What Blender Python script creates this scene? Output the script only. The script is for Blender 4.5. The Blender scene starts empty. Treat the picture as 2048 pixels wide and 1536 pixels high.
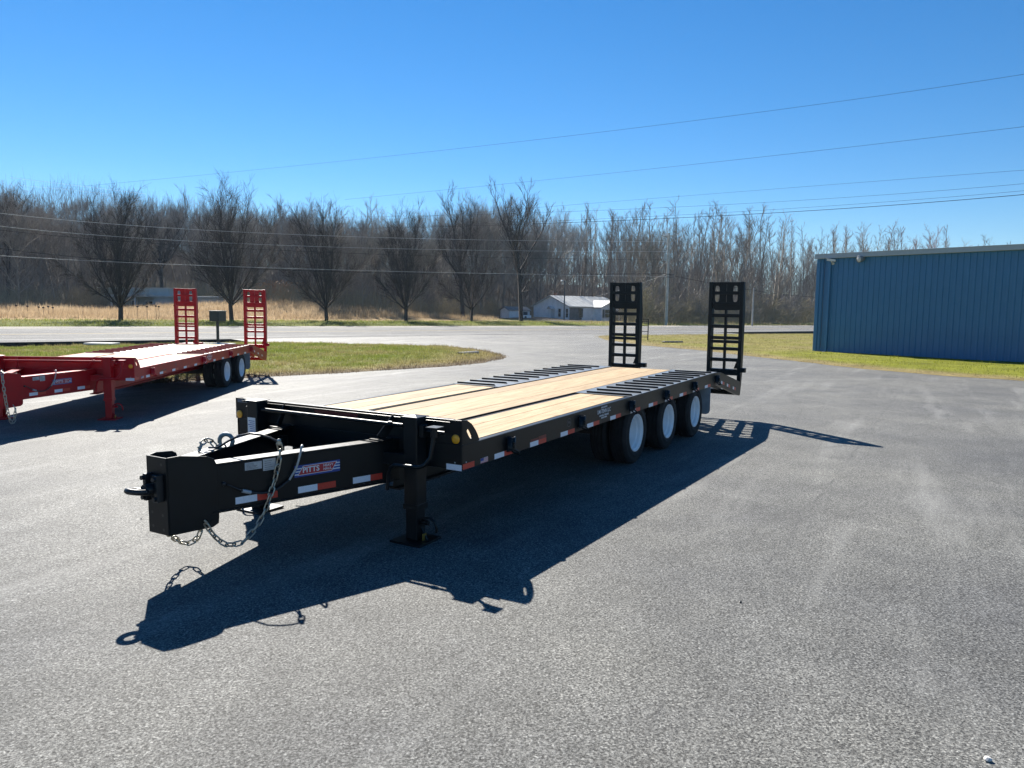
import bpy, bmesh, math, random
import numpy as np
from mathutils import Vector, Matrix
random.seed(7)
RNG = np.random.default_rng(7)
scene = bpy.context.scene
COL = scene.collection
R = math.radians

# ------------------------------------------------------------------ camera
CAM_H, TILT, ROLL, FPX = 1.8813, R(5.488), R(0.911), 1532.6     # FPX: focal length in pixels of a 2048 wide frame
F_ = Vector((0, math.cos(TILT), -math.sin(TILT)))
R0_ = Vector((1, 0, 0)); U0_ = R0_.cross(F_)
RT_ = R0_*math.cos(ROLL) + U0_*math.sin(ROLL)
UP_ = U0_*math.cos(ROLL) - R0_*math.sin(ROLL)
cam_d = bpy.data.cameras.new('camera'); cam = bpy.data.objects.new('camera', cam_d); COL.objects.link(cam)
cam_d.sensor_width = 36.0; cam_d.lens = 36.0*FPX/2048.0
cam_d.clip_start = 0.05; cam_d.clip_end = 3000
cam.matrix_world = Matrix(((RT_.x, UP_.x, -F_.x, 0), (RT_.y, UP_.y, -F_.y, 0), (RT_.z, UP_.z, -F_.z, CAM_H), (0, 0, 0, 1)))
scene.camera = cam

# ------------------------------------------------------------------ sky, sun, exposure
SUN = Vector((-0.5075, 1.2084, 1.0127)).normalized()
world = bpy.data.worlds.new('World'); scene.world = world; world.use_nodes = True
wn = world.node_tree; wn.nodes.clear()
sky = wn.nodes.new('ShaderNodeTexSky'); sky.sky_type = 'NISHITA'; sky.sun_disc = False
sky.sun_elevation = math.asin(SUN.z); sky.sun_rotation = math.atan2(SUN.x, SUN.y)
sky.altitude = 200; sky.air_density = 1.0; sky.dust_density = 0.0; sky.ozone_density = 6.0
bg = wn.nodes.new('ShaderNodeBackground'); bg.inputs[1].default_value = 0.053
wo = wn.nodes.new('ShaderNodeOutputWorld')
hs = wn.nodes.new('ShaderNodeHueSaturation'); hs.inputs['Saturation'].default_value = 1.24
wn.links.new(sky.outputs[0], hs.inputs['Color']); wn.links.new(hs.outputs[0], bg.inputs[0]); wn.links.new(bg.outputs[0], wo.inputs[0])
sun_d = bpy.data.lights.new('sun', 'SUN'); sun_d.energy = 5.0; sun_d.angle = R(0.53); sun_d.color = (1.0, 0.95, 0.87)
sun_o = bpy.data.objects.new('sun', sun_d); COL.objects.link(sun_o)
sun_o.rotation_euler = SUN.to_track_quat('Z', 'Y').to_euler(); sun_o.location = (0, 0, 60)
scene.view_settings.view_transform = 'Standard'; scene.view_settings.look = 'None'
scene.view_settings.gamma = 1.0; scene.view_settings.exposure = 1.2
scene.render.engine = 'CYCLES'

# ------------------------------------------------------------------ pixels -> places (a pixel gives a direction only)
def ray(x, y):
    return F_ + RT_*((x-1024)/FPX) + UP_*((768-y)/FPX)
def on_ground(x, y, z=0.0):
    d = ray(x, y); k = (z-CAM_H)/d.z
    return Vector((d.x*k, d.y*k, z))
def at_depth(x, y, Y):
    d = ray(x, y); k = Y/d.y
    return Vector((d.x*k, Y, CAM_H + d.z*k))
def x_at(x, Y): return at_depth(x, 625, Y).x

# ------------------------------------------------------------------ helpers
def tag(o, label=None, cat=None, group=None, kind=None):
    if label: o['label'] = label
    if cat: o['category'] = cat
    if group: o['group'] = group
    if kind: o['kind'] = kind
    return o
def empty(name, loc=(0, 0, 0), rz=0.0, parent=None):
    o = bpy.data.objects.new(name, None); COL.objects.link(o); o.location = loc; o.rotation_euler = (0, 0, rz)
    o.empty_display_size = 0.2; o.parent = parent
    return o
def link_mesh(name, me, mat=None, parent=None):
    o = bpy.data.objects.new(name, me); COL.objects.link(o); o.parent = parent
    if mat is not None and len(me.materials) == 0: me.materials.append(mat)
    return o
def bevel(o, w=0.004, seg=2):
    m = o.modifiers.new('bevel', 'BEVEL'); m.width = w; m.segments = seg; m.limit_method = 'ANGLE'; m.angle_limit = R(40)
    m.harden_normals = False
    return o
class MB:
    """collects shapes, builds ONE mesh object"""
    def __init__(s): s.v = []; s.f = []; s.sm = []
    def add(s, vs, fs, smooth=False):
        n = len(s.v); s.v += [tuple(p) for p in vs]; s.f += [tuple(i+n for i in f) for f in fs]; s.sm += [smooth]*len(fs)
        return s
    def box(s, a, b):
        x0, y0, z0 = a; x1, y1, z1 = b
        return s.add([(x0,y0,z0),(x1,y0,z0),(x1,y1,z0),(x0,y1,z0),(x0,y0,z1),(x1,y0,z1),(x1,y1,z1),(x0,y1,z1)],
              [(0,3,2,1),(4,5,6,7),(0,1,5,4),(1,2,6,5),(2,3,7,6),(3,0,4,7)])
    def bar(s, p, q, w, h, up=(0,0,1), off=(0,0)):
        """box beam from p to q, width w (sideways) and height h"""
        p = Vector(p); q = Vector(q); d = (q-p).normalized(); up = Vector(up)
        sd = d.cross(up)
        if sd.length < 1e-4: sd = d.cross(Vector((1,0,0)))
        sd.normalize(); u2 = sd.cross(d)
        p = p+sd*off[0]+u2*off[1]; q = q+sd*off[0]+u2*off[1]
        c = [(-w/2,-h/2),(w/2,-h/2),(w/2,h/2),(-w/2,h/2)]
        vs = [p+sd*a+u2*b for a,b in c]+[q+sd*a+u2*b for a,b in c]
        return s.add(vs, [(3,2,1,0),(4,5,6,7),(0,1,5,4),(1,2,6,5),(2,3,7,6),(3,0,4,7)])
    def prism(s, poly, o, ax, ay, ex):
        """polygon (2d) in plane (o, ax, ay), extruded by vector ex"""
        o, ax, ay, ex = Vector(o), Vector(ax), Vector(ay), Vector(ex); n = len(poly)
        a = [o+ax*x+ay*y for x,y in poly]
        fs = [tuple(range(n-1,-1,-1)), tuple(range(n,2*n))]+[(i,(i+1)%n,n+(i+1)%n,n+i) for i in range(n)]
        if ax.cross(ay).dot(ex) < 0: fs = [tuple(reversed(f)) for f in fs]
        return s.add(a+[p+ex for p in a], fs)
    def cyl(s, p, q, r0, r1=None, n=16, cap=True, smooth=True):
        return s.tube([p, q], [r0, r0 if r1 is None else r1], n, cap, smooth)
    def tube(s, path, r, n=8, cap=True, smooth=True, closed=False):
        path = [Vector(p) for p in path]; m = len(path)
        rs = r if isinstance(r, (list, tuple)) else [r]*m
        ref = None; vs = []; fs = []
        for i, p in enumerate(path):
            if closed: d = path[(i+1) % m]-path[i-1]
            else: d = path[min(i+1, m-1)]-path[max(i-1, 0)]
            d.normalize()
            if ref is None:
                ref = d.cross(Vector((0,0,1)))
                if ref.length < 0.05: ref = d.cross(Vector((1,0,0)))
            ref = (ref-d*ref.dot(d)).normalized(); b = d.cross(ref)
            vs += [p+(ref*math.cos(2*math.pi*k/n)+b*math.sin(2*math.pi*k/n))*rs[i] for k in range(n)]
        for i in range(m if closed else m-1):
            j = (i+1) % m
            for k in range(n):
                k2 = (k+1) % n; fs.append((i*n+k, i*n+k2, j*n+k2, j*n+k))
        s.add(vs, fs, smooth)
        if cap and not closed:
            s.add(vs[:n], [tuple(range(n-1,-1,-1))]); s.add(vs[-n:], [tuple(range(n))])
        return s
    def lathe(s, prof, o, axis, n=40, smooth=True, crease=False):
        """prof: list of (radius, distance along axis)"""
        o = Vector(o); axis = Vector(axis).normalized(); a = axis.orthogonal().normalized(); b = axis.cross(a); m = len(prof)
        vs = [o+axis*d+(a*math.cos(2*math.pi*k/n)+b*math.sin(2*math.pi*k/n))*r for r, d in prof for k in range(n)]
        fs = [(i*n+k, i*n+(k+1)%n, (i+1)*n+(k+1)%n, (i+1)*n+k) for i in range(m-1) for k in range(n)]
        if crease:
            for i in range(m-1): s.add(vs[i*n:(i+2)*n], [(k, (k+1)%n, n+(k+1)%n, n+k) for k in range(n)], smooth)
            return s
        return s.add(vs, fs, smooth)
    def ring(s, outer, inner, o, ax, ay, ex):
        """plate with a hole: outer and inner loops with the same number of points"""
        o, ax, ay, ex = Vector(o), Vector(ax), Vector(ay), Vector(ex); n = len(outer)
        P = lambda l, e: [o+ax*x+ay*y+e for x, y in l]; Z = Vector((0,0,0))
        vs = P(outer, Z)+P(inner, Z)+P(outer, ex)+P(inner, ex); fs = []
        for i in range(n):
            j = (i+1) % n
            fs += [(i, n+i, n+j, j), (2*n+i, 2*n+j, 3*n+j, 3*n+i), (i, j, 2*n+j, 2*n+i), (n+i, 3*n+i, 3*n+j, n+j)]
        return s.add(vs, fs)
    def mesh(s, name, mat=None):
        me = bpy.data.meshes.new(name); me.from_pydata(s.v, [], s.f)
        me.polygons.foreach_set('use_smooth', s.sm); me.update()
        if mat: me.materials.append(mat)
        return me
    def build(s, name, mat, parent=None):
        return link_mesh(name, s.mesh(name, mat), None, parent)
def fast_mesh(name, V, Fc, mat=None, smooth=False, col=None):
    """V (n,3), Fc (m,k) numpy arrays -> mesh, optional per-point colour (n,3)"""
    me = bpy.data.meshes.new(name); m, k = Fc.shape
    me.vertices.add(len(V)); me.vertices.foreach_set('co', np.ascontiguousarray(V, np.float32).ravel())
    me.loops.add(m*k); me.loops.foreach_set('vertex_index', np.ascontiguousarray(Fc, np.int32).ravel())
    me.polygons.add(m); me.polygons.foreach_set('loop_start', np.arange(0, m*k, k, dtype=np.int32))
    me.polygons.foreach_set('loop_total', np.full(m, k, np.int32)); me.polygons.foreach_set('use_smooth', np.full(m, smooth))
    if col is not None:
        a = me.color_attributes.new('Col', 'FLOAT_COLOR', 'POINT')
        a.data.foreach_set('color', np.concatenate([col, np.ones((len(col), 1))], 1).astype(np.float32).ravel())
    me.update(calc_edges=True)
    if mat: me.materials.append(mat)
    return me
def text_mesh(body, size, mat, ext=0.0005, bold=0.0, spacing=1.0, sx=1.0, shear=0.0):
    c = bpy.data.curves.new('lettering', 'FONT'); c.body = body; c.size = size; c.extrude = ext; c.offset = bold
    c.align_x = 'CENTER'; c.align_y = 'CENTER'; c.space_character = spacing; c.shear = shear; c.resolution_u = 3; c.space_line = .8
    o = bpy.data.objects.new('lettering', c); COL.objects.link(o)
    dg = bpy.context.evaluated_depsgraph_get(); me = bpy.data.meshes.new_from_object(o.evaluated_get(dg))
    bpy.data.objects.remove(o); bpy.data.curves.remove(c)
    for v in me.vertices: v.co.x *= sx
    me.materials.clear(); me.materials.append(mat)
    return me
def place_flat(o, org, ax, ay):
    """put a mesh drawn in its local xy plane onto the plane (org, ax, ay)"""
    ax = Vector(ax).normalized(); ay = Vector(ay).normalized(); n = ax.cross(ay)
    o.matrix_local = Matrix(((ax.x, ay.x, n.x, org[0]), (ax.y, ay.y, n.y, org[1]), (ax.z, ay.z, n.z, org[2]), (0,0,0,1)))
    return o

# ------------------------------------------------------------------ materials
def new_mat(name):
    m = bpy.data.materials.new(name); m.use_nodes = True; nt = m.node_tree
    return m, nt, nt.nodes['Principled BSDF']
def N(nt, t, **kw):
    n = nt.nodes.new(t)
    for k, v in kw.items():
        if k in n.inputs: n.inputs[k].default_value = v
        else: setattr(n, k, v)
    return n
def ramp(nt, fac, stops):
    r = nt.nodes.new('ShaderNodeValToRGB'); e = r.color_ramp.elements
    while len(e) < len(stops): e.new(0.5)
    for i, (p, c) in enumerate(stops): e[i].position = p; e[i].color = (*c, 1) if len(c) == 3 else c
    nt.links.new(fac, r.inputs[0]); return r.outputs[0]
def mixc(nt, fac, a, b, mode='MIX'):
    m = nt.nodes.new('ShaderNodeMix'); m.data_type = 'RGBA'; m.blend_type = mode
    for s, v in ((m.inputs[0], fac), (m.inputs[6], a), (m.inputs[7], b)):
        if hasattr(v, 'is_linked'): nt.links.new(v, s)
        else: s.default_value = v if not isinstance(v, tuple) else ((*v, 1) if len(v) == 3 else v)
    return m.outputs[2]
def coords(nt, scale=(1,1,1), out='Object', loc=(0,0,0), rot=(0,0,0)):
    t = nt.nodes.new('ShaderNodeTexCoord'); mp = nt.nodes.new('ShaderNodeMapping')
    mp.inputs['Scale'].default_value = scale; mp.inputs['Location'].default_value = loc
    src = t.outputs[out]
    if rot != (0, 0, 0):
        r_ = nt.nodes.new('ShaderNodeMapping'); r_.inputs['Rotation'].default_value = rot; nt.links.new(src, r_.inputs[0]); src = r_.outputs[0]
    nt.links.new(src, mp.inputs[0]); return mp.outputs[0]
def noise(nt, vec, scale, detail=4, rough=0.55):
    n = N(nt, 'ShaderNodeTexNoise', Scale=scale, Detail=detail, Roughness=rough); nt.links.new(vec, n.inputs['Vector']); return n.outputs[0]
def bump(nt, b, h, strength=0.3, dist=0.01):
    n = N(nt, 'ShaderNodeBump', Strength=strength, Distance=dist); nt.links.new(h, n.inputs['Height']); nt.links.new(n.outputs[0], b.inputs['Normal'])
def plain(name, col, rough=0.5, metal=0.0, spec=0.5, coat=0.0, var=0.12, scale=6.0, bmp=0.0):
    """paint, metal, rubber: a base colour with a little mottling and uneven gloss"""
    m, nt, b = new_mat(name); v = coords(nt)
    f = noise(nt, v, scale, 5)
    lo = tuple(c*(1-var) for c in col); hi = tuple(min(1, c*(1+var)) for c in col)
    nt.links.new(ramp(nt, f, [(0.3, lo), (0.7, hi)]), b.inputs['Base Color'])
    g = noise(nt, v, scale*5, 4)
    mr = N(nt, 'ShaderNodeMapRange'); nt.links.new(g, mr.inputs[0]); mr.inputs[3].default_value = rough*0.8; mr.inputs[4].default_value = min(1, rough*1.25)
    nt.links.new(mr.outputs[0], b.inputs['Roughness'])
    b.inputs['Metallic'].default_value = metal; b.inputs['Specular IOR Level'].default_value = spec
    b.inputs['Coat Weight'].default_value = coat; b.inputs['Coat Roughness'].default_value = 0.12
    if bmp: bump(nt, b, g, bmp, 0.002)
    return m
MT = {}
MT['black'] = plain('black_paint', (0.0025, 0.0055, 0.0075), 0.37, spec=0.30, coat=0.0, var=0.25)
MT['black_top'] = MT['black']
MT['dark_steel'] = plain('dark_steel', (0.02, 0.022, 0.025), 0.4, metal=0.3, var=0.3, scale=14)
MT['red'] = plain('red_paint', (0.44, 0.004, 0.010), 0.36, spec=0.3, coat=0.0, var=0.12)
MT['rubber'] = plain('tyre_rubber', (0.016, 0.016, 0.017), 0.75, spec=0.3, var=0.25, scale=9, bmp=0.2)
MT['rim'] = plain('white_wheel_enamel', (0.82, 0.84, 0.86), 0.32, coat=0.3, var=0.05)
MT['flap'] = plain('grey_rubber_flap', (0.30, 0.33, 0.36), 0.6, var=0.15)
MT['chain'] = plain('zinc_chain', (0.42, 0.40, 0.34), 0.32, metal=0.9, var=0.25, scale=40)
MT['hook'] = plain('painted_hook', (0.16, 0.22, 0.24), 0.45, metal=0.4)
MT['tape_w'] = plain('white_reflective_tape', (0.80, 0.81, 0.86), 0.35, var=0.08, scale=120)
MT['tape_r'] = plain('red_reflective_tape', (0.58, 0.040, 0.022), 0.35, var=0.12, scale=120)
MT['amber'] = plain('amber_lens', (0.85, 0.38, 0.012), 0.25, coat=0.5)
MT['plate'] = plain('aluminium_plate', (0.45, 0.46, 0.47), 0.45, metal=0.2, var=0.1, scale=60)
MT['white'] = plain('white_print', (0.75, 0.75, 0.76), 0.5, var=0.03)
MT['navy'] = plain('navy_print', (0.02, 0.06, 0.30), 0.4, var=0.04)
MT['decal_red'] = plain('red_print', (0.50, 0.022, 0.03), 0.4, var=0.04)
MT['dark_red'] = plain('dark_red_strip', (0.16, 0.006, 0.010), 0.35, var=0.2)
MT['cable'] = plain('grey_cable', (0.42, 0.41, 0.38), 0.4)
MT['bcable'] = plain('black_cable', (0.02, 0.02, 0.022), 0.35)
MT['brass'] = plain('brass_fitting', (0.5, 0.33, 0.08), 0.35, metal=0.8)
MT['plate_steel'] = plain('bare_dark_plate', (0.16, 0.175, 0.19), 0.40, metal=0.3, var=0.3, scale=8, coat=0.2)
def wood_mat(name, lo, hi, knot):
    m, nt, b = new_mat(name)
    oi = nt.nodes.new('ShaderNodeObjectInfo')
    tc = nt.nodes.new('ShaderNodeTexCoord')
    add = nt.nodes.new('ShaderNodeVectorMath'); add.operation = 'ADD'
    mul = nt.nodes.new('ShaderNodeVectorMath'); mul.operation = 'SCALE'; mul.inputs[0].default_value = (37.0, 11.0, 5.0)
    nt.links.new(oi.outputs['Random'], mul.inputs['Scale'])
    nt.links.new(tc.outputs['Object'], add.inputs[0]); nt.links.new(mul.outputs[0], add.inputs[1])
    mp = N(nt, 'ShaderNodeMapping'); mp.inputs['Scale'].default_value = (0.9, 9.0, 9.0); nt.links.new(add.outputs[0], mp.inputs[0])
    g = noise(nt, mp.outputs[0], 2.2, 6, 0.62)
    mp2 = N(nt, 'ShaderNodeMapping'); mp2.inputs['Scale'].default_value = (1.0, 30.0, 9.0); nt.links.new(add.outputs[0], mp2.inputs[0])
    g2 = noise(nt, mp2.outputs[0], 3.0, 4, 0.6)
    base = ramp(nt, g, [(0.28, lo), (0.5, tuple((a+b_)/2 for a, b_ in zip(lo, hi))), (0.72, hi)])
    base = mixc(nt, ramp(nt, g2, [(0.35, (0.55,)*3), (0.65, (0,)*3)]), base, tuple(c*0.62 for c in lo))
    mp3 = N(nt, 'ShaderNodeMapping'); mp3.inputs['Scale'].default_value = (1.6, 5.0, 1.0); nt.links.new(add.outputs[0], mp3.inputs[0])
    vo = N(nt, 'ShaderNodeTexVoronoi', Scale=1.0); nt.links.new(mp3.outputs[0], vo.inputs['Vector'])
    base = mixc(nt, ramp(nt, vo.outputs['Distance'], [(0.05, (0.75,)*3), (0.13, (0,)*3)]), base, knot)
    pl = N(nt, 'ShaderNodeMapRange'); pl.inputs[3].default_value = 0.76; pl.inputs[4].default_value = 1.12; nt.links.new(oi.outputs['Random'], pl.inputs[0])
    sc = nt.nodes.new('ShaderNodeVectorMath'); sc.operation = 'SCALE'; nt.links.new(base, sc.inputs[0]); nt.links.new(pl.outputs[0], sc.inputs['Scale'])
    nt.links.new(sc.outputs[0], b.inputs['Base Color']); b.inputs['Roughness'].default_value = 0.72; b.inputs['Specular IOR Level'].default_value = 0.25
    bump(nt, b, g2, 0.25, 0.003)
    return m
MT['wood'] = wood_mat('pine_plank', (0.36, 0.235, 0.115), (0.62, 0.46, 0.27), (0.26, 0.135, 0.06))
MT['wood_pale'] = wood_mat('pale_pine_plank', (0.46, 0.36, 0.22), (0.62, 0.50, 0.33), (0.30, 0.18, 0.08))

# ================================================================== SETTING
RD = (0.755, 0.655); RNM = (-0.655, 0.755)                 # along the highway, across the highway
def st(x, y): return RD[0]*x+RD[1]*y, RNM[0]*x+RNM[1]*y
def xy(s, t): return RD[0]*s+RNM[0]*t, RD[1]*s+RNM[1]*t
def sm(a, b, x): x = np.clip((x-a)/(b-a), 0, 1); return x*x*(3-2*x)
def gz(x, y):
    """height of the terrain"""
    x = np.asarray(x, float); y = np.asarray(y, float); s, t = st(x, y)
    z = -0.10*sm(3.0, 6.2, -x)*sm(60, 30, y)
    z = z + 0.35*sm(64, 80, t)
    left = sm(80, 52, s)
    z = z + left*(0.8+1.3*sm(22, 46, s))*sm(84, 108, t)
    h0 = 105+17*sm(72, 50, s)
    z = z + (13 + 9*sm(110, 10, s))*sm(0, 1, (t-h0)/(238-h0))
    z = z + sm(80, 110, t)*0.35*(np.sin(x*0.11+1)*np.cos(y*0.09)+0.6*np.sin(x*0.31)*np.sin(y*0.27+2))
    return z
def gzf(x, y): return float(gz(x, y))

def ground_mat():
    m, nt, b = new_mat('terrain'); a = nt.nodes.new('ShaderNodeVertexColor'); a.layer_name = 'Col'
    v = coords(nt); f = noise(nt, v, 0.8, 8, 0.65); g = noise(nt, v, 9.0, 6, 0.7)
    c = mixc(nt, 1.0, a.outputs[0], ramp(nt, f, [(0.3, (0.62, 0.60, 0.55)), (0.7, (1.25, 1.22, 1.15))]), 'MULTIPLY')
    c = mixc(nt, 1.0, c, ramp(nt, g, [(0.3, (0.6,)*3), (0.7, (1.3,)*3)]), 'MULTIPLY')
    nt.links.new(c, b.inputs['Base Color']); b.inputs['Roughness'].default_value = 0.95; b.inputs['Specular IOR Level'].default_value = 0.1
    bump(nt, b, g, 0.8, 0.06); return m
MT['terrain'] = ground_mat()
def blades_mat(name, trans=0.25):
    m, nt, b = new_mat(name); a = nt.nodes.new('ShaderNodeVertexColor'); a.layer_name = 'Col'
    nt.links.new(a.outputs[0], b.inputs['Base Color']); b.inputs['Roughness'].default_value = 0.6; b.inputs['Specular IOR Level'].default_value = 0.25
    tr = nt.nodes.new('ShaderNodeBsdfTranslucent'); nt.links.new(a.outputs[0], tr.inputs[0])
    mx = nt.nodes.new('ShaderNodeMixShader'); mx.inputs[0].default_value = trans
    out = nt.nodes['Material Output']; nt.links.new(b.outputs[0], mx.inputs[1]); nt.links.new(tr.outputs[0], mx.inputs[2]); nt.links.new(mx.outputs[0], out.inputs[0])
    return m
MT['blades'] = blades_mat('grass_blades', 0.45)

GREEN, DRYG, TAN, LITTER, DIRT = (np.array(c) for c in ((0.13, 0.155, 0.028), (0.30, 0.25, 0.115), (0.34, 0.235, 0.12), (0.095, 0.082, 0.072), (0.16, 0.125, 0.085)))
def noise2(x, y, k):
    return 0.5+0.25*(np.sin(x*k+1.3*np.sin(y*k*0.7))+np.sin(y*k*1.1+1.7*np.sin(x*k*0.6+2)))
# one terrain sheet, finer where it is near
xs = np.unique(np.concatenate([np.linspace(-900, -160, 22), np.linspace(-160, 190, 141), np.linspace(190, 900, 22)]))
ys = np.unique(np.concatenate([np.linspace(-200, -20, 10), np.linspace(-20, 60, 33), np.linspace(60, 300, 97), np.linspace(300, 1200, 20)]))
GX, GY = np.meshgrid(xs, ys); S_, T_ = st(GX, GY); GZ = gz(GX, GY)-0.06-0.10*(T_ < 66)
nb = noise2(GX, GY, 0.23)
gc = GREEN*(0.7+0.5*nb[..., None]) + 0*GX[..., None]
dry = np.clip(sm(78, 88, T_)*sm(92, 60, S_), 0, 1)[..., None]; gc = gc*(1-dry)+TAN*dry*(0.8+0.4*nb[..., None])
lit = np.clip(sm(100, 118, T_)+sm(76, 82, T_)*sm(78, 92, S_), 0, 1)[..., None]; gc = gc*(1-lit)+LITTER*lit*(0.7+0.6*nb[..., None])
nx_, ny_ = len(xs), len(ys); idx = np.arange(nx_*ny_).reshape(ny_, nx_)
gf = np.stack([idx[:-1, :-1], idx[:-1, 1:], idx[1:, 1:], idx[1:, :-1]], -1).reshape(-1, 4)
tag(link_mesh('ground', fast_mesh('ground', np.stack([GX, GY, GZ], -1).reshape(-1, 3), gf, MT['terrain'], True, gc.reshape(-1, 3))), kind='structure')

def asphalt_mat(name, base, light, streak_rot, grain=1.0, rough=0.72, spec=0.24, seams=(), arcs=()):
    m, nt, b = new_mat(name)
    v = coords(nt)
    fine = noise(nt, v, 80*grain, 3, 0.8); mid = noise(nt, v, 30*grain, 3, 0.6)
    big = noise(nt, v, 0.35, 6, 0.6); patch = noise(nt, v, 1.6, 5, 0.6)
    vs = coords(nt, (0.16, 1.5, 1), rot=(0, 0, streak_rot)); st1 = noise(nt, vs, 1.0, 7, 0.62)
    vs2 = coords(nt, (0.055, 2.2, 1), rot=(0, 0, streak_rot+0.30), loc=(3.1, 7.7, 0)); st2 = noise(nt, vs2, 1.0, 6, 0.66)
    c = ramp(nt, fine, [(0.36, tuple(x*0.16 for x in base)), (0.46, base), (0.60, light), (0.72, tuple(min(1, x*1.9) for x in light))])
    ag = N(nt, 'ShaderNodeTexVoronoi', Scale=92.0*grain); nt.links.new(v, ag.inputs['Vector'])          # single stones of the aggregate
    c = mixc(nt, 1.0, c, ramp(nt, ag.outputs['Color'], [(0.18, (0.45,)*3), (0.40, (0.88,)*3), (0.62, (1.08,)*3), (0.85, (1.55,)*3)]), 'MULTIPLY')
    c = mixc(nt, 1.0, c, ramp(nt, mid, [(0.3, (0.80,)*3), (0.7, (1.18,)*3)]), 'MULTIPLY')
    c = mixc(nt, 1.0, c, ramp(nt, big, [(0.32, (0.74, 0.75, 0.78)), (0.68, (1.22, 1.21, 1.16))]), 'MULTIPLY')
    c = mixc(nt, 1.0, c, ramp(nt, patch, [(0.32, (0.84,)*3), (0.68, (1.12,)*3)]), 'MULTIPLY')
    c = mixc(nt, ramp(nt, st1, [(0.54, (0,)*3), (0.80, (0.38,)*3)]), c, tuple(min(1, x*1.9) for x in light))
    c = mixc(nt, ramp(nt, st2, [(0.22, (0.55,)*3), (0.42, (0,)*3)]), c, tuple(x*0.55 for x in base))
    c = mixc(nt, ramp(nt, st2, [(0.64, (0,)*3), (0.84, (0.30,)*3)]), c, tuple(min(1, x*2.1) for x in light))
    for cx, cy, k_, dk in arcs:                              # sweeping tyre marks: bands of equal distance from a turning point
        sb = nt.nodes.new('ShaderNodeVectorMath'); sb.operation = 'DISTANCE'; sb.inputs[1].default_value = (cx, cy, 0); nt.links.new(v, sb.inputs[0])
        cb = nt.nodes.new('ShaderNodeCombineXYZ'); nt.links.new(sb.outputs['Value'], cb.inputs[0]); nt.links.new(big, cb.inputs[1])
        an = noise(nt, cb.outputs[0], k_, 5, 0.62)
        c = mixc(nt, ramp(nt, an, [(0.56, (0,)*3), (0.70, (0.55,)*3)]), c, mixc(nt, 1.0, c, (dk,)*3, 'MULTIPLY'))
    vo = N(nt, 'ShaderNodeTexVoronoi', Scale=5.0); nt.links.new(v, vo.inputs['Vector'])
    sp_ = mixc(nt, 1.0, ramp(nt, vo.outputs['Distance'], [(0.018, (1,)*3), (0.03, (0,)*3)]), ramp(nt, vo.outputs['Color'], [(0.62, (0,)*3), (0.64, (0.8,)*3)]), 'MULTIPLY')
    c = mixc(nt, sp_, c, (0.42, 0.41, 0.38))
    wob = noise(nt, v, 1.7, 5, 0.6)
    for (ax, ay), (bx, by) in seams:                       # paving joints: thin, broken, darker lines
        L = math.hypot(bx-ax, by-ay); nx, ny = -(by-ay)/L, (bx-ax)/L
        dt = nt.nodes.new('ShaderNodeVectorMath'); dt.operation = 'DOT_PRODUCT'; dt.inputs[1].default_value = (nx, ny, 0); nt.links.new(v, dt.inputs[0])
        m1 = N(nt, 'ShaderNodeMath', operation='MULTIPLY_ADD'); nt.links.new(wob, m1.inputs[0]); m1.inputs[1].default_value = 0.14; m1.inputs[2].default_value = -(nx*ax+ny*ay)-0.07
        m2 = N(nt, 'ShaderNodeMath', operation='ADD'); nt.links.new(dt.outputs['Value'], m2.inputs[0]); nt.links.new(m1.outputs[0], m2.inputs[1])
        m3 = N(nt, 'ShaderNodeMath', operation='ABSOLUTE'); nt.links.new(m2.outputs[0], m3.inputs[0])
        f_ = mixc(nt, 1.0, ramp(nt, m3.outputs[0], [(0.004, (0.5,)*3), (0.014, (0.18,)*3), (0.05, (0,)*3)]), ramp(nt, patch, [(0.46, (0.0,)*3), (0.62, (1,)*3)]), 'MULTIPLY')
        c = mixc(nt, f_, c, (0.03, 0.03, 0.032))
    nt.links.new(c, b.inputs['Base Color'])
    b.inputs['Roughness'].default_value = rough; b.inputs['Specular IOR Level'].default_value = spec
    h = nt.nodes.new('ShaderNodeMath'); h.operation = 'ADD'; nt.links.new(fine, h.inputs[0]); nt.links.new(mid, h.inputs[1])
    bump(nt, b, h.outputs[0], 0.8, 0.007)
    return m
MT['asphalt'] = asphalt_mat('lot_asphalt', (0.100, 0.100, 0.095), (0.208, 0.206, 0.193), R(-62), seams=[(tuple(on_ground(*a)[:2]), tuple(on_ground(*b_)[:2])) for a, b_ in (((1235, 1530), (1420, 1285)), ((1180, 960), (1990, 850)), ((60, 905), (300, 850)))], arcs=((16.0, 3.0, 1.3, 1.45), (-14.0, 22.0, 1.7, 0.62), (22.0, 24.0, 2.1, 1.35)))
MT['road'] = asphalt_mat('highway_asphalt', (0.13, 0.13, 0.129), (0.20, 0.198, 0.192), R(-41), 0.6, 0.85, 0.15)
MT['gravel'] = asphalt_mat('gravel', (0.26, 0.24, 0.205), (0.36, 0.34, 0.30), 0.3, 0.35, 0.9, 0.2)
MT['paint_w'] = plain('worn_white_road_paint', (0.42, 0.42, 0.40), 0.7, var=0.3, scale=8)
MT['paint_y'] = plain('worn_yellow_road_paint', (0.36, 0.26, 0.06), 0.7, var=0.3, scale=8)
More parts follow.
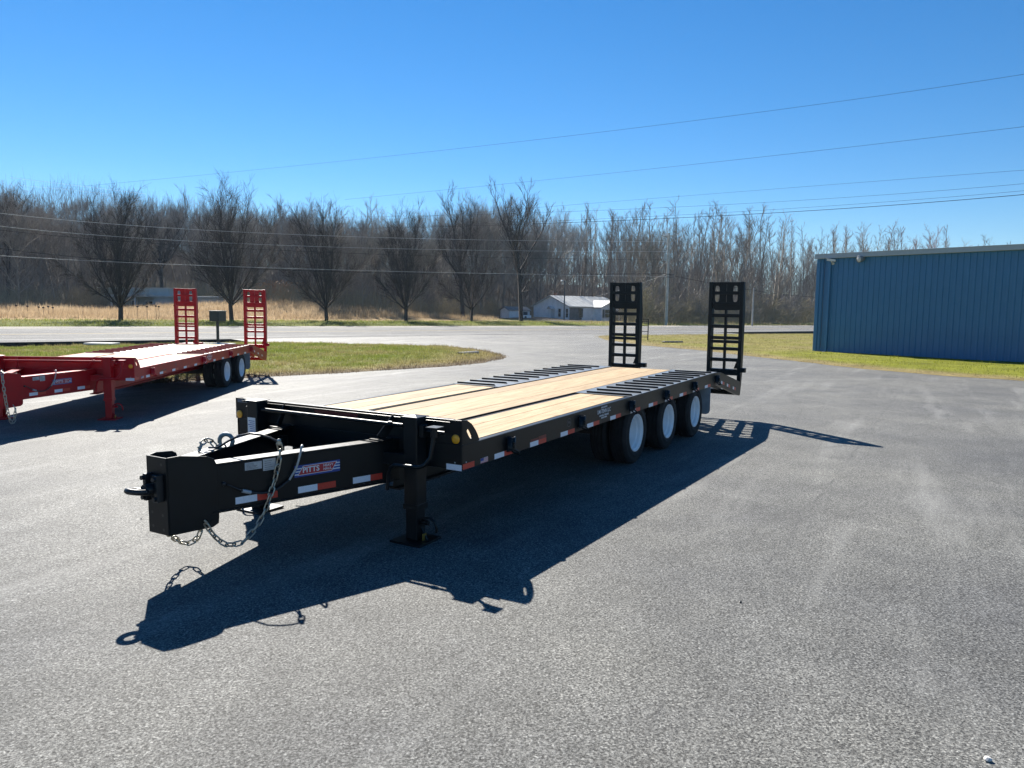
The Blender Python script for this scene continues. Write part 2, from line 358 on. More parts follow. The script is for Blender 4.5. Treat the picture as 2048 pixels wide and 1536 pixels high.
def strip(name, s0, s1, t0, t1, z, mat, ds=2.0, dt=1.0, zf=None):
    """a sheet laid along the highway, following the terrain"""
    ss = np.linspace(s0, s1, max(2, int((s1-s0)/ds)+1)); tt = np.linspace(t0, t1, max(2, int((t1-t0)/dt)+1))
    Sg, Tg = np.meshgrid(ss, tt); X = RD[0]*Sg+RNM[0]*Tg; Y = RD[1]*Sg+RNM[1]*Tg
    Z = gz(X, Y)+z if zf is None else zf(X, Y, Sg, Tg)
    n, k = len(ss), len(tt); ix = np.arange(n*k).reshape(k, n)
    fc = np.stack([ix[:-1, :-1], ix[:-1, 1:], ix[1:, 1:], ix[1:, :-1]], -1).reshape(-1, 4)
    return link_mesh(name, fast_mesh(name, np.stack([X, Y, Z], -1).reshape(-1, 3), fc, mat, True))
# parking lot and driveway throat (the throat climbs the 12 cm to the highway)
tag(strip('parking_lot', -70, 90, -40, 34.0, 0.0, MT['asphalt']), kind='structure')
tag(strip('driveway', 16, 62, 34.0, 42.25, 0.0, MT['asphalt'], zf=lambda X, Y, S, T: gz(X, Y)+0.12*sm(36, 42.2, T)), kind='structure')
road = tag(strip('highway', -260, 330, 42.2, 61.6, 0.124, MT['road']), kind='structure')
# the slab edge of the highway
eb = MB()
for i in range(-130, 165):
    a, c = 2*i, 2*i+2
    p0, p1 = xy(a, 42.2), xy(c, 42.2)
    eb.add([(*p0, gzf(*p0)-0.15), (*p1, gzf(*p1)-0.15), (*p1, gzf(*p1)+0.124), (*p0, gzf(*p0)+0.124)], [(0, 1, 2, 3)])
eb.build('slab_edge', plain('dark_slab_edge', (0.02, 0.02, 0.02), 0.9, var=0.5, scale=4), road)
for nm, t0, t1, mt in (('white_edge_line', 44.6, 44.78, 'paint_w'), ('white_edge_line', 58.9, 59.08, 'paint_w'), ('yellow_centre_line', 51.6, 51.75, 'paint_y'), ('yellow_centre_line', 51.95, 52.1, 'paint_y')):
    tag(strip(nm, -200, 260, t0, t1, 0.129, MT[mt], 4, 1), kind='structure')
tag(strip('gravel_shoulder', -260, 330, 61.4, 66.8, 0.09, MT['gravel']), kind='structure')

# ------------------------------------------------------------------ grass patches laid over the lot
def in_poly(P, x, y):
    c = np.zeros(x.shape, bool); n = len(P)
    for i in range(n):
        x0, y0 = P[i]; x1, y1 = P[i-1]
        k = ((y0 > y) != (y1 > y)); xi = (x1-x0)*(y-y0)/(y1-y0+1e-12)+x0; c ^= k & (x < xi)
    return c
def edge_dist(P, x, y):
    d = np.full(x.shape, 1e9); n = len(P)
    for i in range(n):
        ax, ay = P[i]; bx, by = P[i-1]; dx, dy = bx-ax, by-ay
        u = np.clip(((x-ax)*dx+(y-ay)*dy)/(dx*dx+dy*dy+1e-9), 0, 1); d = np.minimum(d, np.hypot(x-ax-u*dx, y-ay-u*dy))
    return d
def resample(P, step):
    o = []; n = len(P)
    for i in range(n):
        a, b = np.array(P[i]), np.array(P[(i+1) % n]); L = np.hypot(*(b-a)); k = max(1, int(L/step))
        for j in range(k):
            q = a+(b-a)*j/k; w = 0.10*math.sin(q[0]*2.1+q[1]*1.3)+0.07*math.sin(q[0]*5.3-q[1]*4.1); o.append((q[0]+w, q[1]+w*0.7))
    return o
def patch(name, P, rise, mound, colf, cell=0.8):
    """turf sheet: ragged outline, thin soil edge, gentle mound; returns height function"""
    P = resample(P, 0.6); xs_ = [p[0] for p in P]; ys_ = [p[1] for p in P]
    def h(x, y):
        d = edge_dist(P, x, y); return gz(x, y)+rise*sm(0, 0.5, d)+mound*sm(0, 4, d)+0.03*(noise2(x, y, 1.9)-0.5)*sm(0.2, 1, d)
    bm = bmesh.new(); vv = [bm.verts.new((x, y, 0)) for x, y in P]; f = bm.faces.new(vv)
    bmesh.ops.triangulate(bm, faces=[f])
    x0, x1, y0, y1 = min(xs_), max(xs_), min(ys_), max(ys_)
    for axis, lo, hi in ((0, x0, x1), (1, y0, y1)):
        k = int((hi-lo)/cell)
        for i in range(1, k):
            c = lo+(hi-lo)*i/k; co = (c, 0, 0) if axis == 0 else (0, c, 0); no = (1, 0, 0) if axis == 0 else (0, 1, 0)
            bmesh.ops.bisect_plane(bm, geom=bm.verts[:]+bm.edges[:]+bm.faces[:], plane_co=co, plane_no=no, dist=1e-5)
    V = np.array([v.co[:] for v in bm.verts]); V[:, 2] = h(V[:, 0], V[:, 1])+0.006
    for v, z in zip(bm.verts, V[:, 2]): v.co.z = z
    me = bpy.data.meshes.new(name); bm.to_mesh(me); bm.free(); me.materials.append(MT['terrain'])
    for p in me.polygons: p.use_smooth = True
    a = me.color_attributes.new('Col', 'FLOAT_COLOR', 'POINT'); cc = colf(V[:, 0], V[:, 1], edge_dist(P, V[:, 0], V[:, 1]))*0.75
    a.data.foreach_set('color', np.concatenate([cc, np.ones((len(cc), 1))], 1).astype(np.float32).ravel())
    o = link_mesh(name, me); tag(o, kind='structure')
    return P, h, o
def blades(name, n, P, h, colf, hmin, hmax, wid, label, cat, parent=None, lean=0.45, dens=None):
    xs_ = [p[0] for p in P]; ys_ = [p[1] for p in P]
    x = RNG.uniform(min(xs_), max(xs_), n*2); y = RNG.uniform(min(ys_), max(ys_), n*2)
    k = in_poly(P, x, y)
    if dens is not None: k &= RNG.random(len(x)) < dens(x, y)
    x, y = x[k][:n], y[k][:n]; n = len(x); d = edge_dist(P, x, y)
    z = h(x, y); x = x+RNG.normal(0, 0.10, n)*(d < 0.8); y = y+RNG.normal(0, 0.10, n)*(d < 0.8)
    clump = noise2(x, y, 3.1)*0.6+noise2(x, y, 9.0)*0.4
    hh = RNG.uniform(hmin, hmax, n)*(0.35+1.5*clump**2)
    a = RNG.uniform(0, 2*np.pi, n); l = RNG.uniform(0.1, lean, n)*hh; b = RNG.uniform(0, np.pi, n); w = wid*RNG.uniform(0.6, 1.4, n)
    p0 = np.stack([x-np.cos(b)*w, y-np.sin(b)*w, z], -1); p1 = np.stack([x+np.cos(b)*w, y+np.sin(b)*w, z], -1)
    p2 = np.stack([x+np.cos(a)*l, y+np.sin(a)*l, z+hh], -1)
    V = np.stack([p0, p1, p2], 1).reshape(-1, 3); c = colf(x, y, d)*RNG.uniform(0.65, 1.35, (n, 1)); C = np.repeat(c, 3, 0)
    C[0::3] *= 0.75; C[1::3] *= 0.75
    o = link_mesh(name, fast_mesh(name, V, np.arange(3*n).reshape(-1, 3), MT['blades'], False, C), None, parent)
    if parent is None: tag(o, label, cat, kind='stuff')
    else: tag(o, kind='stuff')
    return o
def island_col(x, y, d):
    g = np.clip(sm(0.2, 1.9, d)*(0.05+0.75*noise2(x, y, 1.1)+0.55*noise2(x, y, 3.7)), 0, 1)[:, None]
    tip = sm(-5.0, -0.5, x)[:, None]; g = g*(1-0.75*tip); e = sm(0.5, 0.0, d-0.25*noise2(x, y, 2.3))[:, None]
    return (GREEN*g*1.6+DRYG*1.15*(1-g))*(1-e)+DIRT*1.3*e
def right_col(x, y, d):
    near = sm(44, 30, y); g = np.clip(sm(0.3, 2.2, d)*(0.15+0.5*noise2(x, y, 0.8))+near*sm(0.3, 1.5, d)*0.75, 0, 1)[:, None]
    return np.array((0.25, 0.27, 0.030))*g+np.array((0.33, 0.27, 0.13))*(1-g)
def pxs(l): return [tuple(on_ground(x, y)[:2]) for x, y in l]
ISL = pxs([(-260, 800), (0, 776), (200, 765), (350, 757), (500, 748), (600, 743.5), (700, 741), (800, 738), (900, 733), (960, 726), (1000, 719), (1010, 714), (1000, 709), (960, 701.5), (910, 695), (850, 691.5), (773, 688.5), (700, 687.5), (644, 685.5), (540, 684), (300, 687.5), (0, 692.5), (-300, 698)])
RGT = pxs([(1176, 672.5), (1220, 671), (1300, 670), (1450, 669), (1624, 668), (1900, 667)])+[(70.0, 95.0), (60, 40), (40, 20), (26, 8)]+pxs([(2300, 786), (2048, 762), (1900, 752), (1800, 744), (1700, 735), (1600, 724), (1500, 712), (1400, 701), (1290, 691), (1220, 681)])
P1, h1, isl = patch('grass_island', ISL, 0.05, 0.10, island_col)
P2, h2, rgt = patch('grass_verge', RGT, 0.05, 0.05, right_col)
cut = lambda x, y: (y < 60).astype(float)
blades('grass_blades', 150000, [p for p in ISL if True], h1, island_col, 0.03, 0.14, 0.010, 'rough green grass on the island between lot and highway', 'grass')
BLD0 = Vector((15.01, 38.27)); BLD_D = Vector((5.79, -7.15)).normalized(); BLD_N = Vector((BLD_D.y, -BLD_D.x))   # BLD_N: out of the front wall
if BLD_N.dot(BLD0) > 0: BLD_N = -BLD_N
BLD_L, BLD_W = 16.0, 12.0
def off_building(x, y):
    a = (x-BLD0.x)*BLD_D.x+(y-BLD0.y)*BLD_D.y; b = -((x-BLD0.x)*BLD_N.x+(y-BLD0.y)*BLD_N.y)
    return 1.0-((a > -0.02) & (a < BLD_L) & (b > -0.03) & (b < BLD_W)).astype(float)
VIS = [p for p in pxs([(1176, 672.5), (1300, 670), (1450, 669), (1700, 668)])]+pxs([(2150, 668), (2200, 780), (2048, 762), (1900, 752), (1800, 744), (1700, 735), (1600, 724), (1500, 712), (1400, 701), (1290, 691), (1220, 681)])
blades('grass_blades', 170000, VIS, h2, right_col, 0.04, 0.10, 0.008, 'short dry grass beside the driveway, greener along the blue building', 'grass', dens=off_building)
# verge beyond the highway, and the tall dry field behind the tree row
VG = [xy(-60, 67), xy(330, 67), xy(330, 84), xy(-60, 84)]
def verge_col(x, y, d):
    s, t = st(x, y); g = np.clip(0.35+0.8*noise2(x, y, 0.35)-0.35*sm(60, 85, s), 0, 1)[:, None]
    return np.array((0.23, 0.27, 0.05))*g+np.array((0.40, 0.34, 0.16))*(1-g)
VGs = [xy(-25, 66.9), xy(125, 66.9), xy(125, 84), xy(-25, 84)]
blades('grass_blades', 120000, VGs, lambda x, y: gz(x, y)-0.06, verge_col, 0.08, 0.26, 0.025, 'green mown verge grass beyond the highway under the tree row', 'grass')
FD = [xy(-40, 87), xy(46, 87), xy(66, 91), xy(80, 95), xy(78, 106), xy(52, 118), xy(-40, 118)]
def field_col(x, y, d):
    g = noise2(x, y, 0.5)[:, None]; return np.array((0.46, 0.335, 0.20))*g+np.array((0.58, 0.45, 0.29))*(1-g)
blades('dry_field_grass', 150000, FD, lambda x, y: gz(x, y)-0.06, field_col, 0.4, 0.8, 0.02, 'tall tan dry grass field in front of the wooded hill', 'grass', lean=0.3)
RB = [xy(72, 67.5), xy(230, 67.5), xy(230, 78), xy(84, 80)]
blades('dry_roadside_weeds', 40000, RB, lambda x, y: gz(x, y)-0.06, field_col, 0.25, 0.9, 0.02, 'dry tan weeds along the far edge of the highway', 'weeds', lean=0.4, dens=lambda x, y: sm(0.45, 0.8, noise2(x, y, 0.9)))

# ================================================================== TRAILERS
W = 2.59; ZT, ZB, ZH, UK = 0.896, 0.695, 1.095, 7.46
TAIL_T, TAIL_B = (9.12, 0.585), (9.05, 0.35)
def bv(u): return 1.1-(u+1.5)*0.32                          # outer face of the near tongue beam
def link_shape():
    m = MB(); L, w, r = 0.021, 0.0165, 0.0062; path = []
    for k in range(7): a = -math.pi/2+math.pi*k/6; path.append((L+w*math.cos(a), w*math.sin(a), 0))
    for k in range(7): a = math.pi/2+math.pi*k/6; path.append((-L+w*math.cos(a), w*math.sin(a), 0))
    m.tube(path, r, 6, closed=True); return m.mesh('chain_link', MT['chain'])
LINK = link_shape()
def chain(parent, pts, name='safety_chain', step=0.056):
    """a run of links along a path; the links are children of the chain part"""
    pts = [Vector(p) for p in pts]; fine = []
    for i in range(len(pts)-1):
        p0, p1, p2, p3 = pts[max(i-1, 0)], pts[i], pts[i+1], pts[min(i+2, len(pts)-1)]
        for j in range(12):
            t = j/12; fine.append(0.5*((2*p1)+(p2-p0)*t+(2*p0-5*p1+4*p2-p3)*t*t+(-p0+3*p1-3*p2+p3)*t**3))
    fine.append(pts[-1])
    c = MB().tube([pts[0]+Vector((-0.012, 0, 0.03)), pts[0]+Vector((0.0, -0.012, 0.012)), pts[0]+Vector((0.012, 0, 0.0)), pts[0]], 0.007, 6).build(name, MT['chain'], parent)
    d, q, k = 0.0, fine[0], 0; want = step*0.5
    for a, b in zip(fine[:-1], fine[1:]):
        L = (b-a).length
        while L > 0 and d+L >= want:
            p = a+(b-a)*((want-d)/L); t = (b-a).normalized()
            o = link_mesh('link', LINK, None, c); sd = t.cross(Vector((0, 0, 1)))
            if sd.length < 0.05: sd = Vector((1, 0, 0))
            sd.normalize(); up = t.cross(sd); ang = (math.pi/4 if k % 2 else -math.pi/4)+random.uniform(-.2, .2)
            y = sd*math.cos(ang)+up*math.sin(ang); zz = t.cross(y)
            o.matrix_local = Matrix(((t.x, y.x, zz.x, p.x), (t.y, y.y, zz.y, p.y), (t.z, y.z, zz.z, p.z), (0, 0, 0, 1)))
            want += step; k += 1
        d += L
    return c
def hook_part(parent, c, scale=1.0):
    m = MB(); c = Vector(c); path = []
    for k in range(11):
        a = R(-60+28*k); path.append(c+Vector((0.045*math.cos(a)*0.5, -0.045*math.cos(a)*0.87, 0.045*math.sin(a)))*scale)
    path.append(path[-1]+Vector((-0.02, 0.03, -0.02))*scale)
    m.tube(path, [0.006]+[0.015*scale]*9+[0.013*scale, 0.012*scale], 8); return m.build('chain_hook', MT['hook'], parent)
def tyre_mesh():
    """dual tyre: ribbed tread, rounded shoulders, moulded sidewall"""
    r, w = 0.389, 0.222; p = []
    p += [(0.232, 0.018), (0.245, 0.004), (0.275, 0.0), (0.283, -0.004), (0.292, 0.0), (0.335, 0.006), (0.352, 0.003), (0.362, 0.010), (0.376, 0.018), (0.386, 0.030)]
    for k in range(4):
        a = 0.034+k*0.041; p += [(0.389, a), (0.389, a+0.029), (0.379, a+0.031), (0.379, a+0.037)]
    p += [(0.389, 0.196), (0.386, w-0.02), (0.362, w-0.006), (0.30, w), (0.245, w-0.004), (0.232, w-0.018)]
    return MB().lathe(p, (0, 0, 0), (0, 1, 0), 48).mesh('tyre', MT['rubber'])
def rim_mesh():
    p = [(0.226, 0.03), (0.2365, 0.012), (0.2345, 0.004), (0.224, 0.006), (0.221, 0.020), (0.207, 0.027), (0.203, 0.066), (0.188, 0.078), (0.185, 0.150), (0.172, 0.172), (0.14, 0.180), (0.085, 0.180), (0.08, 0.13), (0.0, 0.125)]
    return MB().lathe(p, (0, 0, 0), (0, 1, 0), 48, True, True).mesh('rim', MT['rim'])
def barrel_mesh():
    return MB().lathe([(0.236, 0.01), (0.22, 0.02), (0.2, 0.1), (0.22, 0.2), (0.236, 0.21)], (0, 0, 0), (0, 1, 0), 32).mesh('rim', MT['rim'])
TYRE, RIM, BARREL = tyre_mesh(), rim_mesh(), barrel_mesh()
TIE = None
def mk_tiedown():
    """stake pocket with a chain spool ring: back plate, half sleeve, ring that hangs out"""
    m = MB(); m.box((-0.05, -0.012, -0.055), (0.05, 0, 0.055))
    prof = [(0.045*math.cos(R(a)), -0.012-0.05*math.sin(R(a))) for a in range(0, 181, 20)]
    n = len(prof)
    m.add([(x, y, -0.05) for x, y in prof]+[(x, y, 0.062) for x, y in prof]+[(x*0.72, -0.012+(y+0.012)*0.7, 0.062) for x, y in prof]+[(x*0.72, -0.012+(y+0.012)*0.7, -0.05) for x, y in prof],
          [(i, i+1, n+i+1, n+i) for i in range(n-1)]+[(n+i, n+i+1, 2*n+i+1, 2*n+i) for i in range(n-1)]+[(2*n+i, 2*n+i+1, 3*n+i+1, 3*n+i) for i in range(n-1)], True)
    m.tube([(-0.075, -0.02, -0.052), (-0.05, -0.035, -0.05), (-0.02, -0.05, -0.045), (0.02, -0.055, -0.055), (0.055, -0.07, -0.085), (0.075, -0.055, -0.10), (0.055, -0.03, -0.09), (0.02, -0.02, -0.07)], 0.0105, 6)
    m.cyl((-0.02, -0.062, -0.03), (-0.02, -0.062, 0.02), 0.012, n=8)
    return m
def tyre_wheel(parent, u, side, zc):
    """dual wheel: outer and inner, each a wheel with tyre and rim"""
    for k, off in enumerate((0.04, 0.30)):
        v0 = off if side == 0 else W-off
        w = empty('wheel', (u, v0, zc), 0, parent); w.rotation_euler = (0, random.uniform(0, 6), 0)
        if side: w.rotation_euler = (math.pi, 0, 0)
        link_mesh('tyre', TYRE, None, w); link_mesh('rim', RIM if k == 0 else BARREL, None, w)
def make_trailer(name, label, mat4, paint, axles, gfun, scheme, near_chain):
    T = empty(name); T.matrix_world = mat4; tag(T, label, 'trailer', 'equipment trailers parked on the asphalt lot')
    pm = paint; B = lambda mb, n, m=pm, p=T, w=0.003: bevel(mb.build(n, m, p), w)
    sides = ((0, lambda v: v, -1), (1, lambda v: W-v, 1))
    # --- side rails (channel) and beavertail rails
    for s, V, sg in sides:
        m = MB(); a, b, c = V(0), V(0.012), V(0.062)
        lo = lambda p, q: (min(p, q), max(p, q))
        m.box((0.001, lo(a, b)[0], ZB), (UK, lo(a, b)[1], ZT)); m.box((0.001, lo(b, c)[0], ZT-0.012), (UK, lo(b, c)[1], ZT)); m.box((0.001, lo(b, c)[0], ZB), (UK-0.02, lo(b, c)[1], ZB+0.012))
        B(m, 'side_rail')
        m = MB(); m.prism([(UK+0.001, ZT), (UK+0.25, ZT-0.022), TAIL_T, (9.135, 0.56), (9.06, 0.35), (8.98, 0.355), (UK-0.02+0.021, ZB)], (0, V(0), 0), (1, 0, 0), (0, 0, 1), (0, V(0.012)-V(0), 0))
        B(m, 'beavertail_rail')
        m = MB(); m.bar((UK+0.02, V(0.04), ZB+0.006), (9.0, V(0.04), 0.362), 0.05, 0.012); B(m, 'beavertail_flange')
    # --- bulkhead
    m = MB(); m.box((-0.012, 0.0, 0.90), (0, W, ZH)); m.box((-0.012, 0.0, ZB), (0, W-0.04, 0.8995)); m.box((-0.03, 0.10, ZH-0.03), (-0.0125, W-0.10, ZH-0.018))
    B(m, 'bulkhead')
    B(MB().box((0.0005, 0.1, ZH-0.055), (0.05, W-0.1, ZH-0.003)), 'bulkhead_lip')
    for s, V, sg in sides:                                   # corner plates with a hand slot
        cx, cz = 0.098, 0.975; out, inn = [], []
        for k in range(40):
            a = 2*math.pi*k/40; dx, dz = math.cos(a), math.sin(a); best = 9
            for x0, z0, x1, z1 in zip((0.0, 0.06, 0.13, 0.187, 0.228, 0.247, 0.247, 0.0), (ZH, ZH-0.006, 1.052, 0.996, 0.942, 0.897, 0.8965, 0.8965), (0.06, 0.13, 0.187, 0.228, 0.247, 0.247, 0.0, 0.0), (ZH-0.006, 1.052, 0.996, 0.942, 0.897, 0.8965, 0.8965, ZH)):
                ex, ez = x1-x0, z1-z0; den = dx*ez-dz*ex
                if abs(den) < 1e-9: continue
                t = ((x0-cx)*ez-(z0-cz)*ex)/den; q = ((x0-cx)*dz-(z0-cz)*dx)/den
                if t > 0 and -1e-6 <= q <= 1+1e-6: best = min(best, t)
            out.append((cx+dx*best, cz+dz*best))
            lx, lz = 0.022*math.cos(a)-0.0, 0.05*math.sin(a); ca, sa = math.cos(R(38)), math.sin(R(38))
            e = 1.0/max(abs(math.cos(a)), abs(math.sin(a)))**0.45; lx *= e; lz *= e
            inn.append((cx+lx*ca+lz*-sa, cz+lx*sa*0.6+lz*ca))
        m = MB(); m.ring(out, inn, (0.001, V(0.0), 0), (1, 0, 0), (0, 0, 1), (0, V(0.012)-V(0), 0)); m.build('corner_plate', pm, T)
    # --- deck: timber bays, steel strips, sunk plates with cleats
    woods = scheme['wood']
    def planks(v0, v1, n, u0, u1):
        w = (v1-v0)/n; me = bevel_box((u1-u0), w-0.002, 0.045)
        for k in range(n):
            o = link_mesh('plank', me, None, T); o.location = ((u0+u1)/2, v0+w*(k+0.5), ZT-0.0245+random.uniform(-.0012, .0012))
    def bevel_box(l, w, h):
        m = MB().box((-l/2, -w/2, -h/2), (l/2, w/2, h/2)); bm = bmesh.new(); me = m.mesh('plank', woods); bm.from_mesh(me)
        bmesh.ops.bevel(bm, geom=bm.edges[:], offset=0.0018, segments=1, affect='EDGES'); bm.to_mesh(me); bm.free(); return me
    planks(0.078, 0.665, 3, 0.06, 3.62); planks(W-0.665, W-0.078, 3, 0.06, 3.62); planks(0.765, W-0.765, 4, 0.06, 7.44)
    for s, V, sg in sides:
        lo = lambda a, b: (min(V(a), V(b)), max(V(a), V(b)))
        y = lo(0.672, 0.742); B(MB().box((0.003, y[0], 0.872), (7.45, y[1], ZT-0.010)), 'deck_strip')
        y = lo(0.7425, 0.752); B(MB().box((0.003, y[0], 0.868), (7.45, y[1], ZT+0.006)), 'deck_edge_bar', w=0.001)
        y = lo(0.003, 0.741); MB().box((3.64, y[0], ZT+0.0015), (7.45, y[1], ZT+0.0045)).build('deck_plate', scheme['plate'], T); y = lo(0.025, 0.622)
        z_ = lo(0.064, 0.671); B(MB().box((3.625, z_[0], 0.80), (3.638, z_[1], ZT-0.004)), 'deck_end_bar')
        cl = MB(); L = abs(y[1]-y[0])
        cl.box((-0.004, -L/2, 0), (0.004, L/2, 0.021)); cl.box((0.0045, -L/2, 0.0), (0.026, L/2, 0.005))
        cm = cl.mesh('cleat', pm)
        for k in range(12):
            o = link_mesh('cleat', cm, None, T); o.location = (3.72+0.315*k, (y[0]+y[1])/2, ZT+0.005)
    # --- frame below the deck
    for v in (0.71, W-0.71):
        m = MB(); m.box((0.02, v-0.006, 0.46), (7.5, v+0.006, 0.866)); m.box((0.02, v-0.065, 0.444), (7.5, v+0.065, 0.459)); m.box((0.02, v-0.065, 0.8505), (7.5, v+0.065, 0.8675)); m.build('main_beam', pm, T)
    for k in range(18):
        u = 0.25+k*0.42; MB().box((u, 0.063, 0.74), (u+0.06, W-0.063, 0.835)).build('cross_member', pm, T)
    for u in axles:
        m = MB(); zc = 0.389+gfun(u); m.box((u-0.06, 0.28, zc-0.06), (u+0.06, W-0.28, zc+0.06)); m.build('axle', MT['dark_steel'], T)
        for v in (0.71, W-0.71):
            MB().box((u-0.35, v-0.04, zc+0.06), (u+0.35, v+0.04, zc+0.10)).build('leaf_spring', MT['dark_steel'], T)
            MB().box((u+0.42, v-0.05, zc+0.02), (u+0.56, v+0.05, 0.46)).build('spring_hanger', pm, T)
        for s in (0, 1): tyre_wheel(T, u, s, zc)
    MB().cyl((2.2, 1.0, 0.62), (2.2, 1.6, 0.62), 0.12, n=20).build('air_tank', pm, T)
    # --- beavertail deck bars and rear frame
    for k in range(7):
        f = (k+0.5)/7; u = UK+0.05+(9.02-UK)*f; z = ZT-0.04-(ZT-0.58)*f
        MB().box((u-0.02, 0.014, z-0.05), (u+0.02, W-0.014, z)).build('tail_bar', pm, T)
    for v in (0.35, 0.71, W-0.71, W-0.35):
        MB().bar((UK+0.02, v, 0.76), (9.0, v, 0.47), 0.05, 0.09).build('tail_beam', pm, T)
    B(MB().box((8.99, 0.013, 0.36), (9.05, W-0.013, 0.45)), 'rear_bumper')
    B(MB().box((9.0, -0.085, 0.77), (9.10, 0.0, 0.85)), 'ramp_latch'); 
    B(MB().box((9.0, 1.80, 0.77), (9.10, 1.955, 0.85)), 'ramp_latch')
    # --- ramps, folded up: each a part with its stiles, rungs and slotted head plate
    for v0 in (0.005, W-0.63):
        rp = empty('ramp', (9.06, v0, 0), 0, T); w = 0.625
        for v, sgn in ((0.0, 1), (w-0.066, -1)):
            m = MB(); m.prism([(0.0, 0.60), (0.09, 0.56), (0.13, 0.72), (0.15, 1.0), (0.17, 1.87), (0.15, 2.02), (0.10, 2.395), (0.0, 2.395)], (0, v, 0), (1, 0, 0), (0, 0, 1), (0, 0.066, 0)); B(m, 'stile', p=rp)
        B(MB().box((0.03, 0.296, 0.60), (0.10, 0.336, 2.0)), 'centre_bar', p=rp)
        for za, zb, dp in ((0.705, 0.815, 0.12), (0.955, 1.015, 0.09), (1.157, 1.212, 0.09), (1.288, 1.342, 0.09), (1.355, 1.412, 0.05), (1.560, 1.622, 0.09), (1.757, 1.82, 0.09)):
            m = MB(); m.box((0.005, 0.067, za), (0.012, w-0.067, zb)); m.box((0.0125, 0.067, zb-0.009), (dp, w-0.067, zb)); B(m, 'rung', p=rp)
        for x0, x1 in ((0.068, 0.31), (0.315, w-0.068)):       # head plate: two panels, each with a long slot
            cx = (x0+x1)/2 + (-0.035 if x0 < 0.2 else 0.045); out, inn = [], []
            for k in range(32):
                a = 2*math.pi*(k+0.5)/32; ca, sa = math.cos(a), math.sin(a); cz = 2.175; tx = ((x1-cx) if ca > 0 else (cx-x0))/max(abs(ca), 1e-6); tz = ((2.39-cz) if sa > 0 else (cz-1.885))/max(abs(sa), 1e-6); t = min(tx, tz)
                out.append((cx+ca*t, cz+sa*t)); e = 1/(abs(ca)**4+abs(sa)**4)**0.25
                inn.append((cx+0.042*ca*e, cz+0.005+0.145*sa*e))
            m = MB(); m.ring(out, inn, (0.03, 0, 0), (0, 1, 0), (0, 0, 1), (0.012, 0, 0)); m.build('head_plate', pm, rp)
        for za, zb in ((2.165, 2.225), (1.985, 2.03)): B(MB().box((0.0, 0.067, za), (0.029, w-0.067, zb)), 'rung', p=rp)
        B(MB().box((0.0, 0.067, 2.36), (0.14, w-0.067, 2.39)), 'head_bar', p=rp)
        m = MB(); m.prism([(0.068, 0.82), (0.068, 1.08), (0.16, 0.82)], (0.125, 0, 0), (0, 1, 0), (0, 0, 1), (0.012, 0, 0)); B(m, 'corner_gusset', p=rp)
    # --- mud flaps
    for s, V, sg in sides:
        y = sorted((V(-0.005), V(0.56))); u = axles[-1]+0.62
        m = MB(); r = 0.06; c = [(y[0], ZB-0.002), (y[1], ZB-0.002), (y[1], 0.25+r), (y[1]-r*0.3, 0.25+r*0.3), (y[1]-r, 0.25), (y[0]+r, 0.25), (y[0]+r*0.3, 0.25+r*0.3), (y[0], 0.25+r)]
        m.prism(c, (u, 0, 0), (0, 1, 0), (0, 0, 1), (0.008, 0, 0)); m.build('mud_flap', MT['flap'], T)
    # --- tie-downs
    tie = mk_tiedown().mesh('tie_down', pm)
    for s, V, sg in sides:
        for u in scheme['ties']:
            o = link_mesh('tie_down', tie, None, T); o.location = (u, V(0), 0.795); o.rotation_euler = (0, 0, 0 if s == 0 else math.pi)
    # --- reflective tape and lamps
    def tape(u0, u1, z0, z1, v, nm, mt):
        MB().box((u0, v-0.0015 if v < 1 else v, z0), (u1, v if v < 1 else v+0.0015, z1)).build(nm, MT[mt], T)
    for k in range(12):
        u = 0.485+0.6285*k
        if u > 7.2: break
        for v in (0.0, W):
            tape(u, u+0.16, 0.697, 0.742, v, 'white_tape', 'tape_w'); tape(u+0.161, u+0.32, 0.697, 0.742, v, 'red_tape', 'tape_r')
    for f0, f1, f2 in ((0.16, 0.22, 0.30), (0.40, 0.46, 0.54), (0.66, 0.72, 0.80)):
        P = lambda f, dz: (UK+(9.05-UK)*f, ZB+(0.36-ZB)*f+0.045+dz)
        for a, b, nm, mt in ((f0, f1, 'white_tape', 'tape_w'), (f1+0.002, f2, 'red_tape', 'tape_r')):
            (ua, za), (ub, zb) = P(a, 0), P(b, 0)
            MB().add([(ua, -0.002, za), (ub, -0.002, zb), (ub, -0.002, zb+0.05), (ua, -0.002, za+0.05)], [(0, 1, 2, 3)]).build(nm, MT[mt], T)
    MB().box((1.12, -0.0016, 0.744), (1.272, -0.0003, 0.766)).build('dark_red_sticker', MT['dark_red'], T); MB().box((1.277, -0.0016, 0.7425), (1.43, -0.0003, 0.774)).build('dark_red_sticker', MT['dark_red'], T)
    tape(0.002, 0.17, 0.697, 0.742, 0.0, 'red_tape', 'tape_r')
    for a, b in ((0.001, 0.147), (W-0.147, W-0.001)): MB().box((-0.0145, a, 0.690), (-0.0125, b, 0.738)).build('white_tape', MT['tape_w'], T)
    for v in (0.057, W-0.053):
        MB().lathe([(0.0, 0.0), (0.024, 0.0005), (0.030, 0.002), (0.031, 0.004), (0.037, 0.0045), (0.037, 0.010)], (-0.0225, v, 0.942), (1, 0, 0), 24).build('marker_lamp', MT['amber'], T)
    for v, z in ((0.065, 0.752),): MB().lathe([(0, 0), (0.006, 0.001), (0.007, 0.004)], (-0.0165, v, z), (1, 0, 0), 10).build('bolt', MT['plate'], T)
    MB().lathe([(0, 0), (0.006, 0.001), (0.007, 0.004)], (0.05, -0.004, 0.752), (0, 1, 0), 10).build('bolt', MT['plate'], T)
